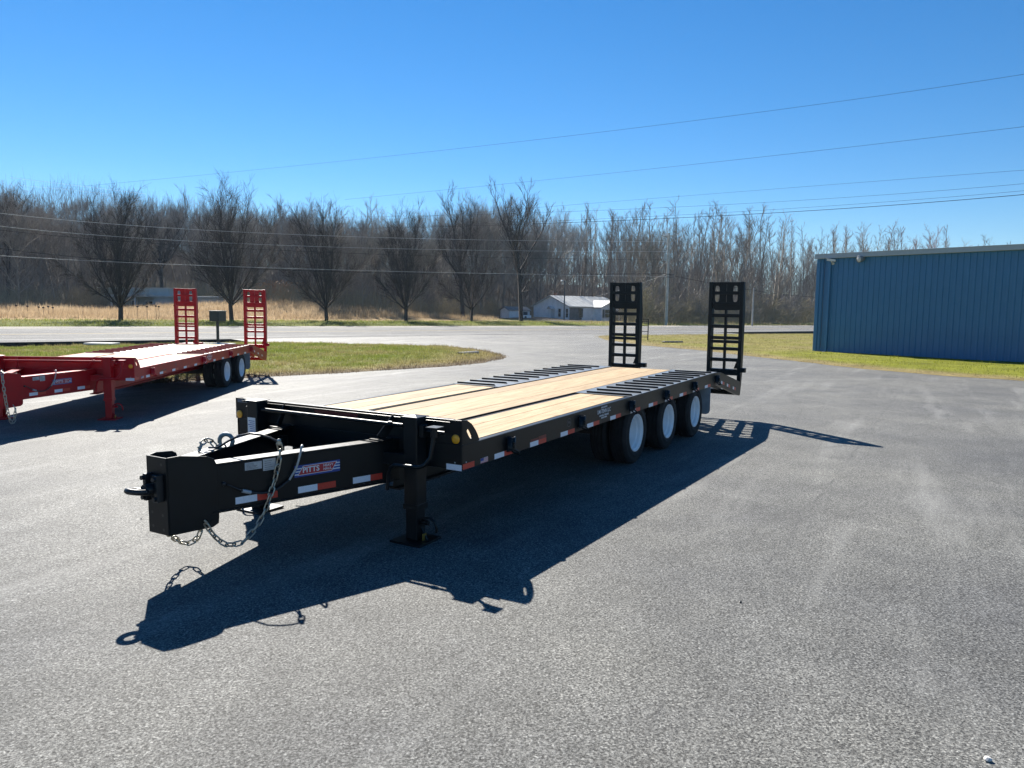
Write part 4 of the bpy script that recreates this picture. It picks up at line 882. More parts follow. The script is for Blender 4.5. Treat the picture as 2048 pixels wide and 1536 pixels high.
def window(parent, o, ax, nrm, w, h, mat_frame='trimw', name='window'):
    o, ax, nrm = Vector(o), Vector(ax), Vector(nrm); z = Vector((0, 0, 1))
    f = MB()
    for a, b_, ww, hh in ((-w/2, -w/2, 0.08, h), (w/2, w/2, 0.08, h)): f.bar(o+ax*a-z*h/2+nrm*0.03, o+ax*a+z*h/2+nrm*0.03, 0.09, 0.06, up=nrm)
    for zz in (-h/2, 0, h/2): f.bar(o-ax*w/2+z*zz+nrm*0.035, o+ax*w/2+z*zz+nrm*0.035, 0.09 if zz else 0.05, 0.06, up=nrm)
    fo = f.build(name, MT[mat_frame], parent)
    MB().add([o-ax*w/2-z*h/2+nrm*0.015, o+ax*w/2-z*h/2+nrm*0.015, o+ax*w/2+z*h/2+nrm*0.015, o-ax*w/2+z*h/2+nrm*0.015], [(0, 1, 2, 3)]).build('pane', MT['glass'], fo)
    return fo
def door(parent, o, ax, nrm, w, h, mat='old_wood'):
    o, ax, nrm = Vector(o), Vector(ax), Vector(nrm); z = Vector((0, 0, 1))
    d = MB().bar(o+nrm*0.03, o+z*h+nrm*0.03, w, 0.05, up=nrm).build('door', MT[mat], parent)
    f = MB(); f.bar(o-ax*w/2+nrm*0.045, o-ax*w/2+z*h+nrm*0.045, 0.1, 0.06, up=nrm); f.bar(o+ax*w/2+nrm*0.045, o+ax*w/2+z*h+nrm*0.045, 0.1, 0.06, up=nrm); f.bar(o-ax*w/2+z*h+nrm*0.05, o+ax*w/2+z*h+nrm*0.05, 0.1, 0.06, up=nrm)
    f.build('frame', MT['trimw'], d)
# white farmhouse
HY = 138.0; c0 = at_depth(1063, 640, HY); cm_ = at_depth(1138, 640.5, HY-3.5); hz = c0.z
hr = empty('farmhouse', (cm_.x, cm_.y, hz), R(36)); tag(hr, 'white farmhouse with pale tin roof across the highway', 'house')
# local: near corner at origin; gable end along -x' side, long side along +x
GW, HL = 10.2, 12.6
# gable end lies in local x=0 (y from 0 to GW going back-left); long side lies in local y=0 facing the road
wm = gable_block(MB(), 0, HL, 0, GW, -0.4, 2.55, 4.35); wm.build('wall', MT['siding'], hr)
rf = gable_roof(MB(), 0, HL, 0, GW, 2.55, 4.35, 0.4).build('roof', MT['tin'], hr)
for i in range(14):
    xx = -0.3+i*(HL+0.6)/13; MB().bar((xx, -0.4, 2.55-0.4*0.42+0.13), (xx, GW/2, 4.35+0.13), 0.05, 0.04).build('roof_seam', MT['tin'], rf)
MB().box((0.05, -0.05, -0.2), (2.9, -0.005, 2.3)).build('bare_boards', MT['old_wood'], hr)
for y_, w_, h_ in ((2.6, 0.8, 1.5), (0.55, 0.7, 1.5)): window(hr, (0, y_, 1.35), (0, 1, 0), (-1, 0, 0), w_, h_)
window(hr, (2.6, -0.05, 1.4), (1, 0, 0), (0, -1, 0), 0.9, 1.5, 'old_wood')
door(hr, (0, 4.5, -0.1), (0, 1, 0), (-1, 0, 0), 0.95, 2.05, 'trimw')
m = MB(); m.bar((-0.6, 4.9, 0), (-0.6, 4.9, 2.1), 0.08, 0.08); m.bar((-0.6, 4.1, 0), (-0.6, 4.1, 2.1), 0.08, 0.08); gable_roof(m, -0.9, 0.0, 4.0, 5.0, 2.1, 2.5, 0.1, 0.08); m.build('porch', MT['trimw'], hr)
gable_block(MB(), 5.6, 10.6, -2.2, 2.4, -0.4, 2.5, 3.55, 'y').build('wing_wall', MT['siding'], hr)
gable_roof(MB(), 5.6, 10.6, -2.2, 2.4, 2.5, 3.55, 0.35, 0.12, 'y').build('wing_roof', MT['tin'], hr)
w1 = window(hr, (7.0, -2.2, 1.35), (1, 0, 0), (0, -1, 0), 1.3, 1.45)
for sx_ in (-1, 1): MB().box((7.0+sx_*0.95-0.22, -2.25, 0.62), (7.0+sx_*0.95+0.22, -2.205, 2.08)).build('shutter', MT['shutter'], w1)
door(hr, (9.2, -2.2, -0.2), (1, 0, 0), (0, -1, 0), 1.0, 2.1, 'shutter')
m = MB(); m.bar((2.0, GW*0.62, 3.9), (2.0, GW*0.62, 5.0), 0.5, 0.5); m.build('chimney', plain('old_brick', (0.20, 0.12, 0.09), 0.9, var=0.3, scale=4), hr)
# little shed beside it
b = at_depth(1030, 639, HY+4); sh = empty('garden_shed', b, R(30)); tag(sh, 'small white shed beside the farmhouse', 'shed')
gable_block(MB(), -2.2, 2.2, -1.6, 1.6, -0.4, 1.7, 2.3).build('wall', MT['siding'], sh); gable_roof(MB(), -2.2, 2.2, -1.6, 1.6, 1.7, 2.3, 0.25, 0.08).build('roof', MT['old_wood'], sh)
door(sh, (1.2, -1.6, 0.6), (1, 0, 0), (0, -1, 0), 1.0, 0.9, 'shutter')
b = at_depth(1051, 640, HY-2); tk = empty('white_tank', b, R(20)); tag(tk, 'low white box tank between the shed and the farmhouse', 'tank')
bevel(MB().box((-0.9, -0.5, 0), (0.9, 0.5, 0.85)).build('body', MT['siding'], tk), 0.05); MB().cyl((-0.2, -0.5, 0.5), (-0.2, -0.56, 0.5), 0.22, n=14).build('hatch', MT['shutter'], tk)
# low old buildings on the left, behind the field
b = at_depth(345, 609, 116); b.z = gzf(b.x, b.y); z0 = at_depth(345, 592, 116).z-2.0
ob = empty('field_building', (b.x, b.y, z0-0.4), R(-14)); tag(ob, 'low grey flat roofed outbuilding beyond the dry field', 'building')
MT['pale_block'] = plain('pale_block_wall', (0.36, 0.39, 0.39), 0.8, var=0.15, scale=0.8)
MB().box((-3.4, 0, -1.5), (8.6, 5, 2.2)).build('wall', MT['pale_block'], ob); MB().box((-9.8, 0.6, -1.5), (-3.41, 5, 2.2)).build('back_wall', MT['pale_block'], ob)
bevel(MB().box((-10.2, -1.6, 2.205), (-3.2, 5.3, 2.5)).build('porch_roof', MT['tin'], ob), 0.02); bevel(MB().box((-3.19, -0.3, 2.205), (8.9, 5.3, 2.42)).build('roof', MT['tin'], ob), 0.02)
for xx in (-9.8, -8.0, -5.6): MB().box((xx, -1.4, -1.5), (xx+0.18, -1.22, 2.2)).build('porch_post', MT['trimw'], ob)
door(ob, (-7.2, 0.6, -0.4), (1, 0, 0), (0, -1, 0), 1.0, 2.1, 'shutter'); window(ob, (-4.6, 0.6, 1.0), (1, 0, 0), (0, -1, 0), 1.4, 1.2); window(ob, (2.2, 0, 1.1), (1, 0, 0), (0, -1, 0), 1.0, 1.0)
b2 = at_depth(286, 577, 121); b2.z -= 4.2; o2 = empty('field_house', (b2.x, b2.y, b2.z-0.4), R(-14)); tag(o2, 'tall pale walled old house behind the low outbuilding and bare tree', 'house')
MB().box((-8, 0, -1.5), (4.6, 6, 4.6)).build('wall', plain('pale_blue_wall', (0.42, 0.50, 0.52), 0.8, var=0.1, scale=0.8), o2); bevel(MB().box((-8.3, -0.3, 4.605), (4.9, 6.3, 4.75)).build('roof', MT['tin'], o2), 0.02)
for xx in (-6.2, -3.6, 0.4): window(o2, (xx, 0, 2.2), (1, 0, 0), (0, -1, 0), 1.0, 1.3)

# ================================================================== POLES AND WIRES
MT['pole'] = plain('grey_weathered_pole', (0.44, 0.42, 0.39), 0.85, var=0.2, scale=3)
MT['insul'] = plain('grey_can', (0.42, 0.45, 0.46), 0.4)
PY = 112.0; pb = at_depth(1332, 651, PY); pt = at_depth(1339, 466, PY)
up = empty('utility_pole', (pb.x, pb.y, pb.z-0.3)); tag(up, 'grey wooden utility pole with crossarm and transformer beyond the highway', 'utility pole')
ph = pt.z-pb.z+0.3; MB().cyl((0, 0, 0), (0, 0, ph), 0.21, 0.15, 14).build('post', MT['pole'], up)
bevel(MB().bar((-1.0, -0.22, ph-0.55), (1.15, -0.22, ph-0.35), 0.12, 0.14).build('crossarm', MT['pole'], up), 0.01)
for xx in (-0.85, 0.0, 1.0): MB().lathe([(0, 0.16), (0.05, 0.14), (0.06, 0.05), (0.03, 0), (0.0, 0)], (xx, -0.22, ph-0.40+(xx+0.85)*0.09), (0, 0, 1), 10).build('insulator', MT['insul'], up)
MB().cyl((-0.42, 0, ph-4.0), (-0.42, 0, ph-3.0), 0.24, n=16).build('transformer', MT['insul'], up)
for zz in (ph-5.9, ph-6.3): MB().bar((-0.3, -0.22, zz), (0.9, -0.22, zz), 0.06, 0.08).build('cable_bracket', MT['dark_steel'], up)
for (px, y0, y1, Y, lab, lamp) in ((1504, 576, 652, 118.0, 'short bare pole in the brush beyond the highway', False), (1128, 562, 640, 131.0, 'thin dark light pole standing in front of the farmhouse', True)):
    a = at_depth(px, y1, Y); c = at_depth(px, y0, Y); o = empty('light_pole' if lamp else 'cable_pole', (a.x, a.y, a.z-0.3)); tag(o, lab, 'pole')
    MB().cyl((0, 0, 0), (0, 0, c.z-a.z+0.3), 0.13, 0.09, 10).build('post', MT['shutter'] if lamp else MT['pole'], o)
    if lamp:
        z = c.z-a.z+0.3; MB().tube([(0, 0, z-0.3), (-0.2, -0.2, z), (-0.45, -0.4, z+0.1)], 0.03, 6).build('arm', MT['dark_steel'], o); MB().lathe([(0.05, 0), (0.22, -0.08), (0.26, -0.22), (0.2, -0.3), (0, -0.32)], (-0.5, -0.45, z+0.15), (0, 0, 1), 14).build('lamp_head', MT['trimw'], o)
MT['wire'] = plain('dark_wire', (0.012, 0.013, 0.015), 0.9, spec=0.05)
MT['wire_l'] = plain('bare_aluminium_wire', (0.50, 0.50, 0.50), 0.7, spec=0.3)
def wire(pts, r, mt, lab):
    """a wire through points given as (pixel x, pixel y, distance); sags smoothly between"""
    q = [at_depth(*p) for p in pts]; path = []
    if len(q) == 3:
        a, m_, c = q
        for k in range(25):
            t = k/24; path.append(a*((1-t)*(1-2*t))+m_*(4*t*(1-t))+c*(t*(2*t-1)))
    else: path = q
    o = MB().tube(path, r, 5).build('power_line', MT[mt], None); tag(o, lab, 'wire', 'overhead power lines')
wire([(170, 372, 150), (1050, 282, 90), (2350, 98, 48)], 0.013, 'wire', 'highest thin wire crossing the open sky')
wire([(690, 399, 150), (1300, 338, 95), (2350, 216, 48)], 0.013, 'wire', 'second highest thin wire crossing the sky above the trees')
wire([(620, 452, 170), (1240, 402, 110), (2350, 318, 56)], 0.011, 'wire', 'thin wire skimming the treetops, uppermost of the three close together')
wire([(520, 437, 170), (1240, 419, 110), (2350, 338, 56)], 0.012, 'wire', 'thin wire skimming the treetops, middle of the three close together')
wire([(480, 463, 170), (1240, 436, 110), (2350, 352, 56)], 0.012, 'wire', 'thin wire skimming the treetops, lowest of the three close together')
wire([(470, 462, 172), (1240, 441, 108), (2350, 358, 54)], 0.026, 'wire', 'thick black cable running below the treetop wires')
wire([(-250, 453, 56), (520, 538, 80), (1333, 547, 111.8)], 0.027, 'wire', 'thick black cable sagging low from the utility pole past the bare tree row')
wire([(-250, 470, 56), (300, 527, 72), (1333, 553, 111.8)], 0.016, 'wire_l', 'pale wire hanging just under the low black cable')
wire([(-250, 388, 56), (520, 466, 80), (1333, 483, 111.8)], 0.017, 'wire_l', 'uppermost pale wire strung from the pole crossarm past the tree row')
wire([(-250, 414, 56), (500, 488, 80), (1333, 503, 111.8)], 0.017, 'wire_l', 'pale wire strung below the crossarm wire')
wire([(-250, 422, 56), (500, 498, 80), (1333, 520, 111.8)], 0.016, 'wire', 'dark wire strung at the height of the pole transformer')
wire([(20, 355, 120), (160, 372, 130), (292, 388, 140)], 0.014, 'wire_l', 'short pale wire above the treetops, upper of the two over the hill')
wire([(40, 371, 120), (160, 382, 130), (280, 396, 140)], 0.012, 'wire_l', 'short pale wire above the treetops, lower of the two over the hill')
wire([(1334, 549, 112.2), (1430, 568, 114), (1504, 580, 118)], 0.026, 'wire', 'black cable dropping from the utility pole to the short bare pole')
wire([(1504, 580, 118), (1600, 592, 125), (1700, 596, 135)], 0.020, 'wire', 'black cable running from the short bare pole into the woods')
wire([(1150, 601, 138), (1240, 580, 124), (1332, 548, 112)], 0.014, 'wire_l', 'service wire from the farmhouse roof up to the utility pole')

# ================================================================== TREES
MT['bark'] = plain('bare_bark', (0.30, 0.262, 0.22), 0.9, var=0.3, scale=2, spec=0.2)
MT['bark_dark'] = plain('dark_bark', (0.055, 0.045, 0.040), 0.9, var=0.3, scale=3, spec=0.2)
MT['twig'] = plain('bare_twigs', (0.20, 0.172, 0.148), 0.9, var=0.3, scale=1.5, spec=0.2)
MT['twig_red'] = plain('reddish_budding_twigs', (0.24, 0.105, 0.075), 0.9, var=0.3, scale=1.5, spec=0.2)
MT['twig_grey'] = plain('pale_grey_twigs', (0.26, 0.235, 0.205), 0.9, var=0.3, scale=1.5, spec=0.2)
MT['twig_olive'] = plain('olive_brush_twigs', (0.32, 0.27, 0.17), 0.9, var=0.3, scale=1.5, spec=0.2)
MT['beech'] = plain('clinging_brown_leaves', (0.36, 0.20, 0.10), 0.8, var=0.3, scale=2)
def tubes(segs, name, mat):
    """segs: list of (p0, p1, r0, r1) -> one mesh of three-sided tubes"""
    P0 = np.array([s[0] for s in segs], float); P1 = np.array([s[1] for s in segs], float); r0 = np.array([s[2] for s in segs]); r1 = np.array([s[3] for s in segs])
    d = P1-P0; d /= np.linalg.norm(d, axis=1, keepdims=True)+1e-9
    ref = np.where(np.abs(d[:, 2:3]) > 0.9, np.array([[1.0, 0, 0]]), np.array([[0, 0, 1.0]])); a = np.cross(d, ref); a /= np.linalg.norm(a, axis=1, keepdims=True); b = np.cross(d, a)
    n = len(segs); V = np.zeros((n, 6, 3))
    for k in range(3):
        o = a*math.cos(2*math.pi*k/3)+b*math.sin(2*math.pi*k/3); V[:, k] = P0+o*r0[:, None]; V[:, 3+k] = P1+o*r1[:, None]
    base = (np.arange(n)*6)[:, None, None]; f = np.array([[0, 1, 4, 3], [1, 2, 5, 4], [2, 0, 3, 5]])[None]
    return fast_mesh(name, V.reshape(-1, 3), (base+f).reshape(-1, 4), mat, True)
rnd = random.Random(11)
def perp(d):
    v = Vector((rnd.gauss(0, 1), rnd.gauss(0, 1), rnd.gauss(0, 1))); v -= d*v.dot(d); return v.normalized()
def branch(out, p, d, L, r, nseg, up, wob, tip=0.35):
    """wandering, upward bending branch; returns its points and directions"""
    pts = [(p.copy(), d.copy(), r)]; st_ = L/nseg
    for i in range(nseg):
        d = (d+Vector((0, 0, up))+perp(d)*wob).normalized(); q = p+d*st_; r1 = r*(1-(1-tip)*(i+1)/nseg)
        out.append((p[:], q[:], pts[-1][2], r1)); p = q; pts.append((p.copy(), d.copy(), r1))
    return pts
def along(pts, f):
    k = min(len(pts)-2, int(f*(len(pts)-1))); t = f*(len(pts)-1)-k; a, b = pts[k], pts[k+1]
    return a[0].lerp(b[0], t), a[1], a[2]*(1-t)+b[2]*t
def woods_tree(h, r, clear, spread, n1=20, n2=6, n3=5, fork=False, tw=0.013, asc=0.9):
    """bare forest tree; twigs are shared out by branch length so that the crown stays even"""
    T, Cn = [], []; Lr = h*spread
    tr = branch(T, Vector((0, 0, -0.4)), (Vector((0, 0, 1))+perp(Vector((0, 0, 1)))*0.05).normalized(), h*(0.5 if fork else 0.96)+0.4, r, 9, 0.03, 0.06 if not fork else 0.04, 0.5 if fork else 0.10)
    mains = [tr]
    if fork:
        for k in range(fork):
            p, d, rr = along(tr, rnd.uniform(0.62, 1.0)); a = 2*math.pi*k/fork+rnd.uniform(-.5, .5); dd = (Vector((math.cos(a), math.sin(a), 0))*rnd.uniform(0.3, 0.95)+Vector((0, 0, 1))).normalized()
            mains.append(branch(T, p, dd, h*rnd.uniform(0.38, 0.54), rr*0.7, 8, 0.05, 0.16, 0.15))
    for mi, mt in enumerate(mains):
        cnt = n1 if (mi == 0 and not fork) else int(n1*0.65)
        for i in range(cnt):
            f = clear+(0.97-clear)*(i+rnd.random())/cnt if mi == 0 else 0.12+0.86*(i+rnd.random())/cnt
            p, d, rr = along(mt, f); o = perp(Vector((0, 0, 1))); o.z = 0; o.normalize()
            ang = rnd.uniform(0.35, 1.05)*asc; dd = (o*math.sin(ang)+Vector((0, 0, 1))*math.cos(ang)).normalized()
            L = Lr*(1.12-f*0.72)*rnd.uniform(0.55, 1.15); q = L/Lr
            b1 = branch(T if rr > 0.05 else Cn, p, dd, L, max(rr*0.45, tw*2.0), 5, 0.10, 0.16, 0.25)
            k2 = max(2, round(n2*q*1.25))
            for j in range(k2):
                p2, d2, r2 = along(b1, 0.15+0.82*(j+rnd.random())/k2); dd2 = (d2+perp(d2)*rnd.uniform(0.45, 0.85)+Vector((0, 0, 0.22))).normalized(); L2 = L*rnd.uniform(0.28, 0.5)
                b2 = branch(Cn, p2, dd2, L2, max(r2*0.5, tw*1.2), 3, 0.07, 0.2, 0.5)
                k3 = max(2, round(n3*q))
                for k in range(k3):
                    p3, d3, r3 = along(b2, 0.1+0.88*(k+rnd.random())/k3); dd3 = (d3+perp(d3)*rnd.uniform(0.35, 0.8)+Vector((0, 0, 0.3))).normalized()
                    branch(Cn, p3, dd3, L2*rnd.uniform(0.4, 0.75), tw*0.6, 2, 0.08, 0.14, 0.5)
    return T, Cn
def pear_tree(h, w, limbs=13):
    T, Cn = [], []; th = h*0.13
    tr = branch(T, Vector((0, 0, -0.2)), Vector((0, 0, 1)), th+0.2, 0.34, 3, 0.02, 0.04, 0.85)
    for k in range(limbs):
        f = k/(limbs-1); a = k*2.399+rnd.uniform(-.3, .3); tilt = R(7+57*f**0.9)*rnd.uniform(0.9, 1.1)
        d = Vector((math.cos(a)*math.sin(tilt), math.sin(a)*math.sin(tilt), math.cos(tilt)))
        L = (h-th)*(0.98-0.40*f)*rnd.uniform(0.92, 1.05)
        b1 = branch(T, Vector((0, 0, th*rnd.uniform(0.75, 1.05))), d, L, 0.15-0.04*f, 9, 0.045, 0.07, 0.10)
        for j in range(13):
            p2, d2, r2 = along(b1, 0.12+0.86*(j+rnd.random())/13); dd2 = (d2+perp(d2)*rnd.uniform(0.35, 0.8)+Vector((0, 0, 0.2))).normalized()
            b2 = branch(Cn, p2, dd2, L*rnd.uniform(0.18, 0.36), max(0.02, r2*0.5), 4, 0.06, 0.12, 0.4)
            for q in range(9):
                p3, d3, r3 = along(b2, rnd.uniform(0.1, 1.0)); dd3 = (d3+perp(d3)*rnd.uniform(0.35, 0.8)+Vector((0, 0, 0.15))).normalized()
                b3 = branch(Cn, p3, dd3, L*rnd.uniform(0.08, 0.17), 0.0125, 2, 0.05, 0.15, 0.7)
                for z in range(4):
                    p4, d4, r4 = along(b3, rnd.uniform(0.2, 1.0)); branch(Cn, p4, (d4+perp(d4)*rnd.uniform(0.4, 0.9)).normalized(), L*rnd.uniform(0.05, 0.11), 0.0095, 1, 0.05, 0.1, 0.8)
    return T, Cn
def tree_thing(name, T, Cn, loc, rz, sc, label, cat='tree', group=None, mats=('bark', 'twig')):
    e = empty(name, loc, rz); e.scale = (sc,)*3 if not isinstance(sc, tuple) else sc; tag(e, label, cat, group)
    link_mesh('trunk', tubes(T, 'trunk', MT[mats[0]]), None, e); link_mesh('crown', tubes(Cn, 'crown', MT[mats[1]]), None, e)
    return e
def copy_tree(src, loc, rz, sc, label, group):
    e = src.copy(); COL.objects.link(e); e.location = loc; e.rotation_euler = (0, 0, rz); e.scale = sc; e['label'] = label; e['group'] = group
    for ch in src.children:
        c = ch.copy(); COL.objects.link(c); c.parent = e
    return e
# --- the row of five rounded trees on the verge
for k, (px, py, top, lab) in enumerate(((240, 637, 404, 'bare rounded tree on the verge in front of the old field buildings'), (462, 638, 382, 'bare rounded tree on the verge behind the mailbox'), (652, 639, 424, 'bare rounded tree with a low side limb, middle of the verge row'),
        (811, 639, 436, 'bare rounded tree on the verge, fourth from the old field buildings'), (943, 640, 452, 'slim bare tree ending the verge row beside the tall forked tree'))):
    Y = 75*(1+0.096*k); b = at_depth(px, py, Y); g = gzf(b.x, b.y)-0.06; h = at_depth(px, top, Y).z-g
    T, Cn = pear_tree(h, h*0.8, 13 if k < 4 else 9)
    tree_thing('verge_tree', T, Cn, (b.x, b.y, g), rnd.uniform(0, 6), (0.86, 0.86, 1) if k < 4 else (0.72, 0.72, 1), lab, group='row of bare trees on the verge', mats=('bark_dark', 'bark_dark'))
# --- woods
protos = []
kinds = [(17, 0.21, 0.22, 0.21, 30, 9, 9, False), (18, 0.20, 0.22, 0.26, 26, 9, 10, 4), (16, 0.17, 0.28, 0.15, 28, 8, 8, False), (19, 0.24, 0.2, 0.27, 24, 9, 10, 5), (18, 0.22, 0.2, 0.25, 26, 9, 10, 3), (15, 0.15, 0.22, 0.13, 30, 8, 8, False), (17, 0.18, 0.15, 0.17, 34, 8, 8, False), (17, 0.16, 0.3, 0.24, 26, 9, 10, 3)]
LAB = {0: 'bare grey woodland tree with a straight trunk and narrow crown', 1: 'bare woodland tree with forked trunk and broad crown', 2: 'bare woodland tree with reddish budding twigs'}
def skyline(px):
    return float(np.interp(px, [-80, 0, 60, 130, 200, 290, 345, 400, 480, 560, 640, 740, 800, 870, 920, 980, 1045, 1120, 1180, 1280, 1380, 1460, 1560, 1680, 1800, 1900, 2048, 2200],
                               [345, 350, 362, 400, 396, 386, 374, 392, 386, 392, 396, 398, 414, 420, 382, 386, 400, 416, 400, 406, 400, 420, 406, 404, 414, 440, 438, 438]))
def front_t(px): return float(np.interp(px, [-100, 60, 130, 400, 480, 560, 760, 860, 960, 1225, 1260], [118, 118, 132, 132, 116, 108, 100, 100, 114, 116, 79.5]))
def spot(px, dt):
    """place on the terrain seen in column px, dt metres inside the edge of the woods"""
    ratio = at_depth(px, 620, 100).x/100; t = 100.0
    for _ in range(6):
        Y = (t)/(RNM[0]*ratio+RNM[1]); X = ratio*Y; t = front_t(px)+dt
    Y = t/(RNM[0]*ratio+RNM[1]); return ratio*Y, Y
count = 0
NW = 285
for i in range(NW):
    px = -70+(2190)*((i*0.61803) % 1.0)+rnd.uniform(-5, 5); u = rnd.random(); dt = rnd.uniform(0, 10) if u < 0.34 else (rnd.uniform(10, 34) if u < 0.72 else rnd.uniform(34, 85))
    X, Y = spot(px, dt); g = gzf(X, Y)-0.1
    top = skyline(px)+rnd.choice((rnd.uniform(-20, 14), rnd.uniform(5, 70), rnd.uniform(0, 34)))
    if px > 1650 and dt < 30: top = max(top, 440)
    h = max(7.0, min(27.0, at_depth(px, top, Y).z-g))
    k = i if i < len(kinds) else ((1, 3, 4, 7, 1, 3, 0, 6)[i % 8] if (px < 1150 and rnd.random() < 0.8) else (0, 2, 5, 6, 2, 5, 7, 6)[i % 8]); kd = kinds[k]; red = (i >= len(kinds) and 1790 < px < 1900 and rnd.random() < 0.6)
    grp = 'bare trees of the woods beyond the highway'
    lab = LAB[1] if kd[7] else LAB[0]
    sc = h/kd[0]; sc = (sc*rnd.uniform(0.8, 1.25), sc*rnd.uniform(0.8, 1.25), sc)
    if i < len(kinds):
        T, Cn = woods_tree(kd[0], kd[1], kd[2], kd[3], kd[4], kd[5], kd[6], kd[7])
        e = tree_thing('woodland_tree', T, Cn, (X, Y, g), rnd.uniform(0, 6.28), sc, lab, group=grp, mats=('bark', ('twig', 'twig_grey', 'twig', 'twig_grey', 'twig', 'twig', 'twig_grey', 'twig')[i])); protos.append(e)
    else: e = copy_tree(protos[k], (X, Y, g), rnd.uniform(0, 6.28), sc, lab, grp)
    if red:
        e['label'] = LAB[2]; e['group'] = 'reddish budding trees of the woods'; c = [q for q in e.children if q.name.startswith('crown')][0]
        c.data = c.data.copy(); c.data.materials[0] = MT['twig_red']
# --- the woods behind those trees: one mass of bare crowns
mass = []
small = []
for k in range(5):
    T, Cn = woods_tree(16, 0.13, 0.12, 0.20, 16, 4, 5, k > 2 and 3, 0.018); a = T+Cn
    small.append([np.array([q[j] for q in a], float) for j in range(4)])
for i in range(420):
    px = rnd.uniform(-80, 2180); X, Y = spot(px, rnd.uniform(16, 105)); g = gzf(X, Y); h = max(6, min(26, at_depth(px, skyline(px)+rnd.uniform(8, 55), Y).z-g))
    P0, P1, r0, r1 = small[i % 5]; sc = h/16; a = rnd.uniform(0, 6.28); rot = np.array([[math.cos(a), -math.sin(a), 0], [math.sin(a), math.cos(a), 0], [0, 0, 1]])
    mass.append((P0@rot.T*sc+np.array([X, Y, g]), P1@rot.T*sc+np.array([X, Y, g]), r0, r1))
M4 = [np.concatenate([q[j] for q in mass]) for j in range(4)]
tag(link_mesh('far_woods', tubes(list(zip(*M4)), 'far_woods', MT['twig'])), 'far mass of bare woods closing the view behind the roadside trees', 'woods', kind='stuff')
# --- single tall trees that stand out
for px, py, top, Y, sc, lab, fk in ((1042, 636, 343, 118, 1.0, 'tall forked bare tree rising above the woods beside the farmhouse shed', 5), (925, 632, 368, 122, 1.0, 'tall bare tree rising above the verge row end', 4), (14, 598, 344, 104, 1.0, 'tall bare tree at the edge of the hillside woods above the dry field', 3), (325, 600, 372, 122, 1.0, 'broad crowned tall tree on the hill behind the old field house', 4)):
    b = at_depth(px, py, Y); g = gzf(b.x, b.y)-0.1; h = at_depth(px, top, Y).z-g
    T, Cn = woods_tree(h, 0.42, 0.35, 0.22, 20, 9, 10, fk, 0.017); tree_thing('tall_tree', T, Cn, (b.x, b.y, g), rnd.uniform(0, 6), sc, lab, mats=('bark_dark', 'bark_dark'))
# --- shrubs in front of the right-hand woods
def shrub(h):
    T, Cn = [], []
    for k in range(16):
        a = rnd.uniform(0, 6.28); tl = rnd.uniform(0.1, 0.9); d = Vector((math.cos(a)*math.sin(tl), math.sin(a)*math.sin(tl), math.cos(tl)))
        b1 = branch(T, Vector((rnd.gauss(0, .25), rnd.gauss(0, .25), -0.1)), d, h*rnd.uniform(0.6, 1.0), 0.035, 5, 0.02, 0.2, 0.3)
        for j in range(12):
            p2, d2, r2 = along(b1, rnd.uniform(0.15, 1)); b2 = branch(Cn, p2, (d2+perp(d2)*0.9).normalized(), h*rnd.uniform(0.15, 0.35), 0.015, 3, 0.03, 0.25, 0.6)
            for q in range(5):
                p3, d3, r3 = along(b2, rnd.uniform(0.1, 1)); branch(Cn, p3, (d3+perp(d3)*0.9).normalized(), h*rnd.uniform(0.07, 0.16), 0.011, 1, 0, 0.2, 0.8)
    return T, Cn
sp = []
for i, px in enumerate((1232, 1258, 1290, 1312, 1352, 1378, 1405, 1432, 1462, 1488, 1520, 1548, 1580, 1606, 1100, 1180, 985, 890)):
    X, Y = spot(px, rnd.uniform(-4.5, 0.5)); g = gzf(X, Y)-0.1; h = rnd.uniform(4.5, 7.5) if px > 1200 else rnd.uniform(3, 4.5)
    if i < 3: T, Cn = shrub(5.0); e = tree_thing('bare_shrub', T, Cn, (X, Y, g), 0, h/5, 'leafless olive grey shrub at the edge of the roadside woods', 'shrub', 'bare shrubs along the woods edge', ('twig_olive', 'twig_olive' if i else 'twig_grey')); sp.append(e)
    else: copy_tree(sp[i % 3], (X, Y, g), rnd.uniform(0, 6.28), (h/5*1.1, h/5*1.1, h/5), 'leafless olive grey shrub at the edge of the roadside woods', 'bare shrubs along the woods edge')
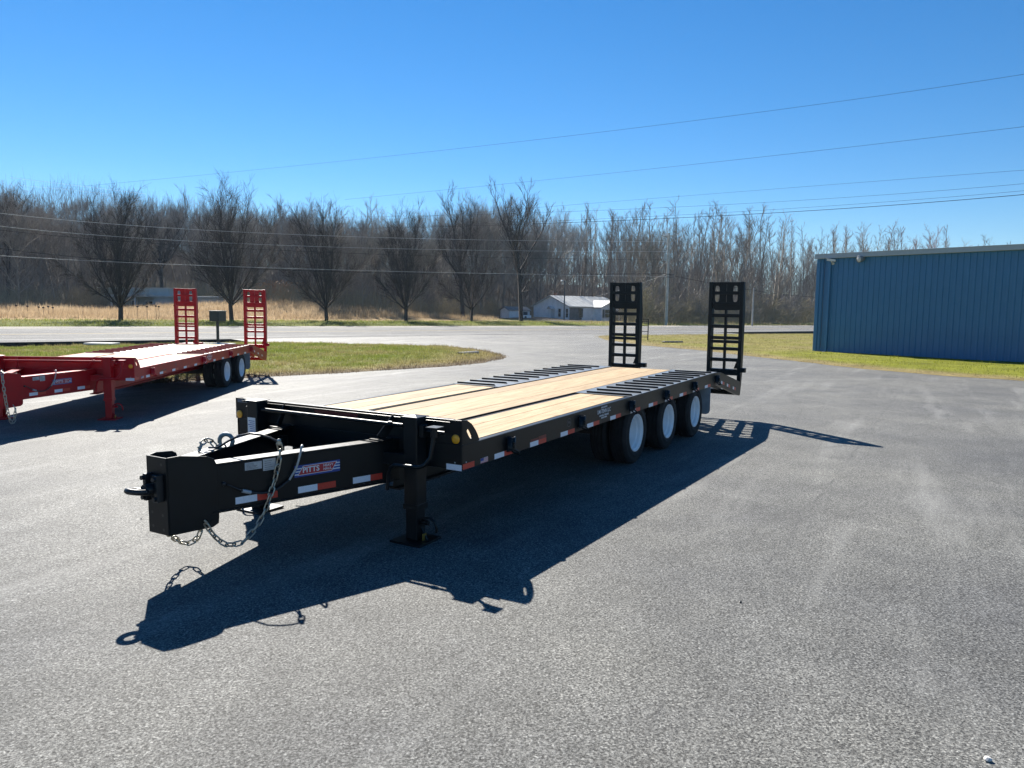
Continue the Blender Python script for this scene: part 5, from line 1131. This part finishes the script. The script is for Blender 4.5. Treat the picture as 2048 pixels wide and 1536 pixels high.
# --- undergrowth: uncountable thin stems through the woods
def stems(name, n, dts, hs, w, mat, label, pxr=(-80, 2150), vert=0.25, zmax=0.0):
    V = []; 
    px = RNG.uniform(*pxr, n); dt = RNG.uniform(*dts, n)
    tabx = np.linspace(-100, 2200, 231); 
    X = np.zeros(n); Y = np.zeros(n)
    for lo in range(10):
        m_ = (dt >= dts[0]+(dts[1]-dts[0])*lo/10) & (dt <= dts[0]+(dts[1]-dts[0])*(lo+1)/10+1e-6)
        c = dts[0]+(dts[1]-dts[0])*(lo+0.5)/10; tab = np.array([spot(q, c) for q in tabx]); X[m_] = np.interp(px[m_], tabx, tab[:, 0]); Y[m_] = np.interp(px[m_], tabx, tab[:, 1])
    X += RNG.normal(0, 1.5, n); Y += RNG.normal(0, 2.5, n)
    z = gz(X, Y)-0.1+RNG.random(n)**1.6*zmax; hh = RNG.uniform(*hs, n); a = RNG.uniform(0, 2*np.pi, n); l = np.abs(RNG.normal(0, vert, n))*hh
    p0 = np.stack([X, Y, z], -1); p1 = p0+np.stack([np.cos(a)*l, np.sin(a)*l, hh], -1); wv = np.stack([np.full(n, 0.9), -0.3*np.ones(n), np.zeros(n)], -1)*(w*RNG.uniform(0.6, 1.5, n))[:, None]
    V = np.stack([p0-wv, p0+wv, p1+wv*0.4, p1-wv*0.4], 1).reshape(-1, 3)
    o = link_mesh(name, fast_mesh(name, V, np.arange(4*n).reshape(-1, 4), MT[mat], False)); tag(o, label, 'undergrowth', kind='stuff')
stems('undergrowth', 90000, (0, 70), (1.0, 4.5), 0.022, 'twig', 'tangle of thin bare stems filling the woods beyond the highway', zmax=11.0, vert=0.5)
stems('brush', 26000, (-3, 6), (0.8, 3.2), 0.016, 'twig_olive', 'low olive brown brush along the edge of the woods', vert=0.5)
stems('brown_leaf_saplings', 2500, (2, 9), (0.15, 0.4), 0.08, 'beech', 'saplings holding dry brown leaves between the verge trees', pxr=(525, 590), vert=0.9, zmax=3.0)
# --- dried seed heads standing in the field
for px, py, top in ((33, 631, 612), (55, 630, 613), (78, 632, 615), (87, 632, 616), (97, 631, 614), (106, 633, 616), (166, 630, 612), (275, 632, 614), (294, 632, 614), (312, 634, 613), (318, 636, 614), (349, 632, 612)):
    Y = 80.0; b = at_depth(px, py, Y); g = gzf(b.x, b.y); h = at_depth(px, top, Y).z-g; e = empty('seed_stalk', (b.x, b.y, g)); tag(e, 'dark dried seed head on a thin stalk above the field grass', 'stalk', 'dried stalks in the field')
    MB().tube([(0, 0, 0), (0.03, 0, h*0.6), (0, 0, h)], 0.018, 5).build('stem', MT['bark_dark'], e); MB().lathe([(0, 0.14), (0.1, 0.1), (0.12, 0.02), (0.05, -0.04), (0, -0.05)], (0, 0, h), (0.3, 0, 1), 8).build('seed_head', MT['bark_dark'], e)

# ================================================================== HAZE: the air between here and the wooded hill
hm = bpy.data.materials.new('haze'); hm.use_nodes = True; hn = hm.node_tree; hn.nodes.clear()
pv = hn.nodes.new('ShaderNodeVolumePrincipled'); ho = hn.nodes.new('ShaderNodeOutputMaterial'); hn.links.new(pv.outputs[0], ho.inputs['Volume'])
pv.inputs['Color'].default_value = (0.55, 0.76, 1.0, 1); pv.inputs['Density'].default_value = 0.00015; pv.inputs['Anisotropy'].default_value = 0.25
hz_ = MB().box((-950, -250, -2.5), (950, 1250, 62)).build('haze', hm); tag(hz_, 'thin pale blue haze in front of the wooded hill', 'haze', kind='stuff')
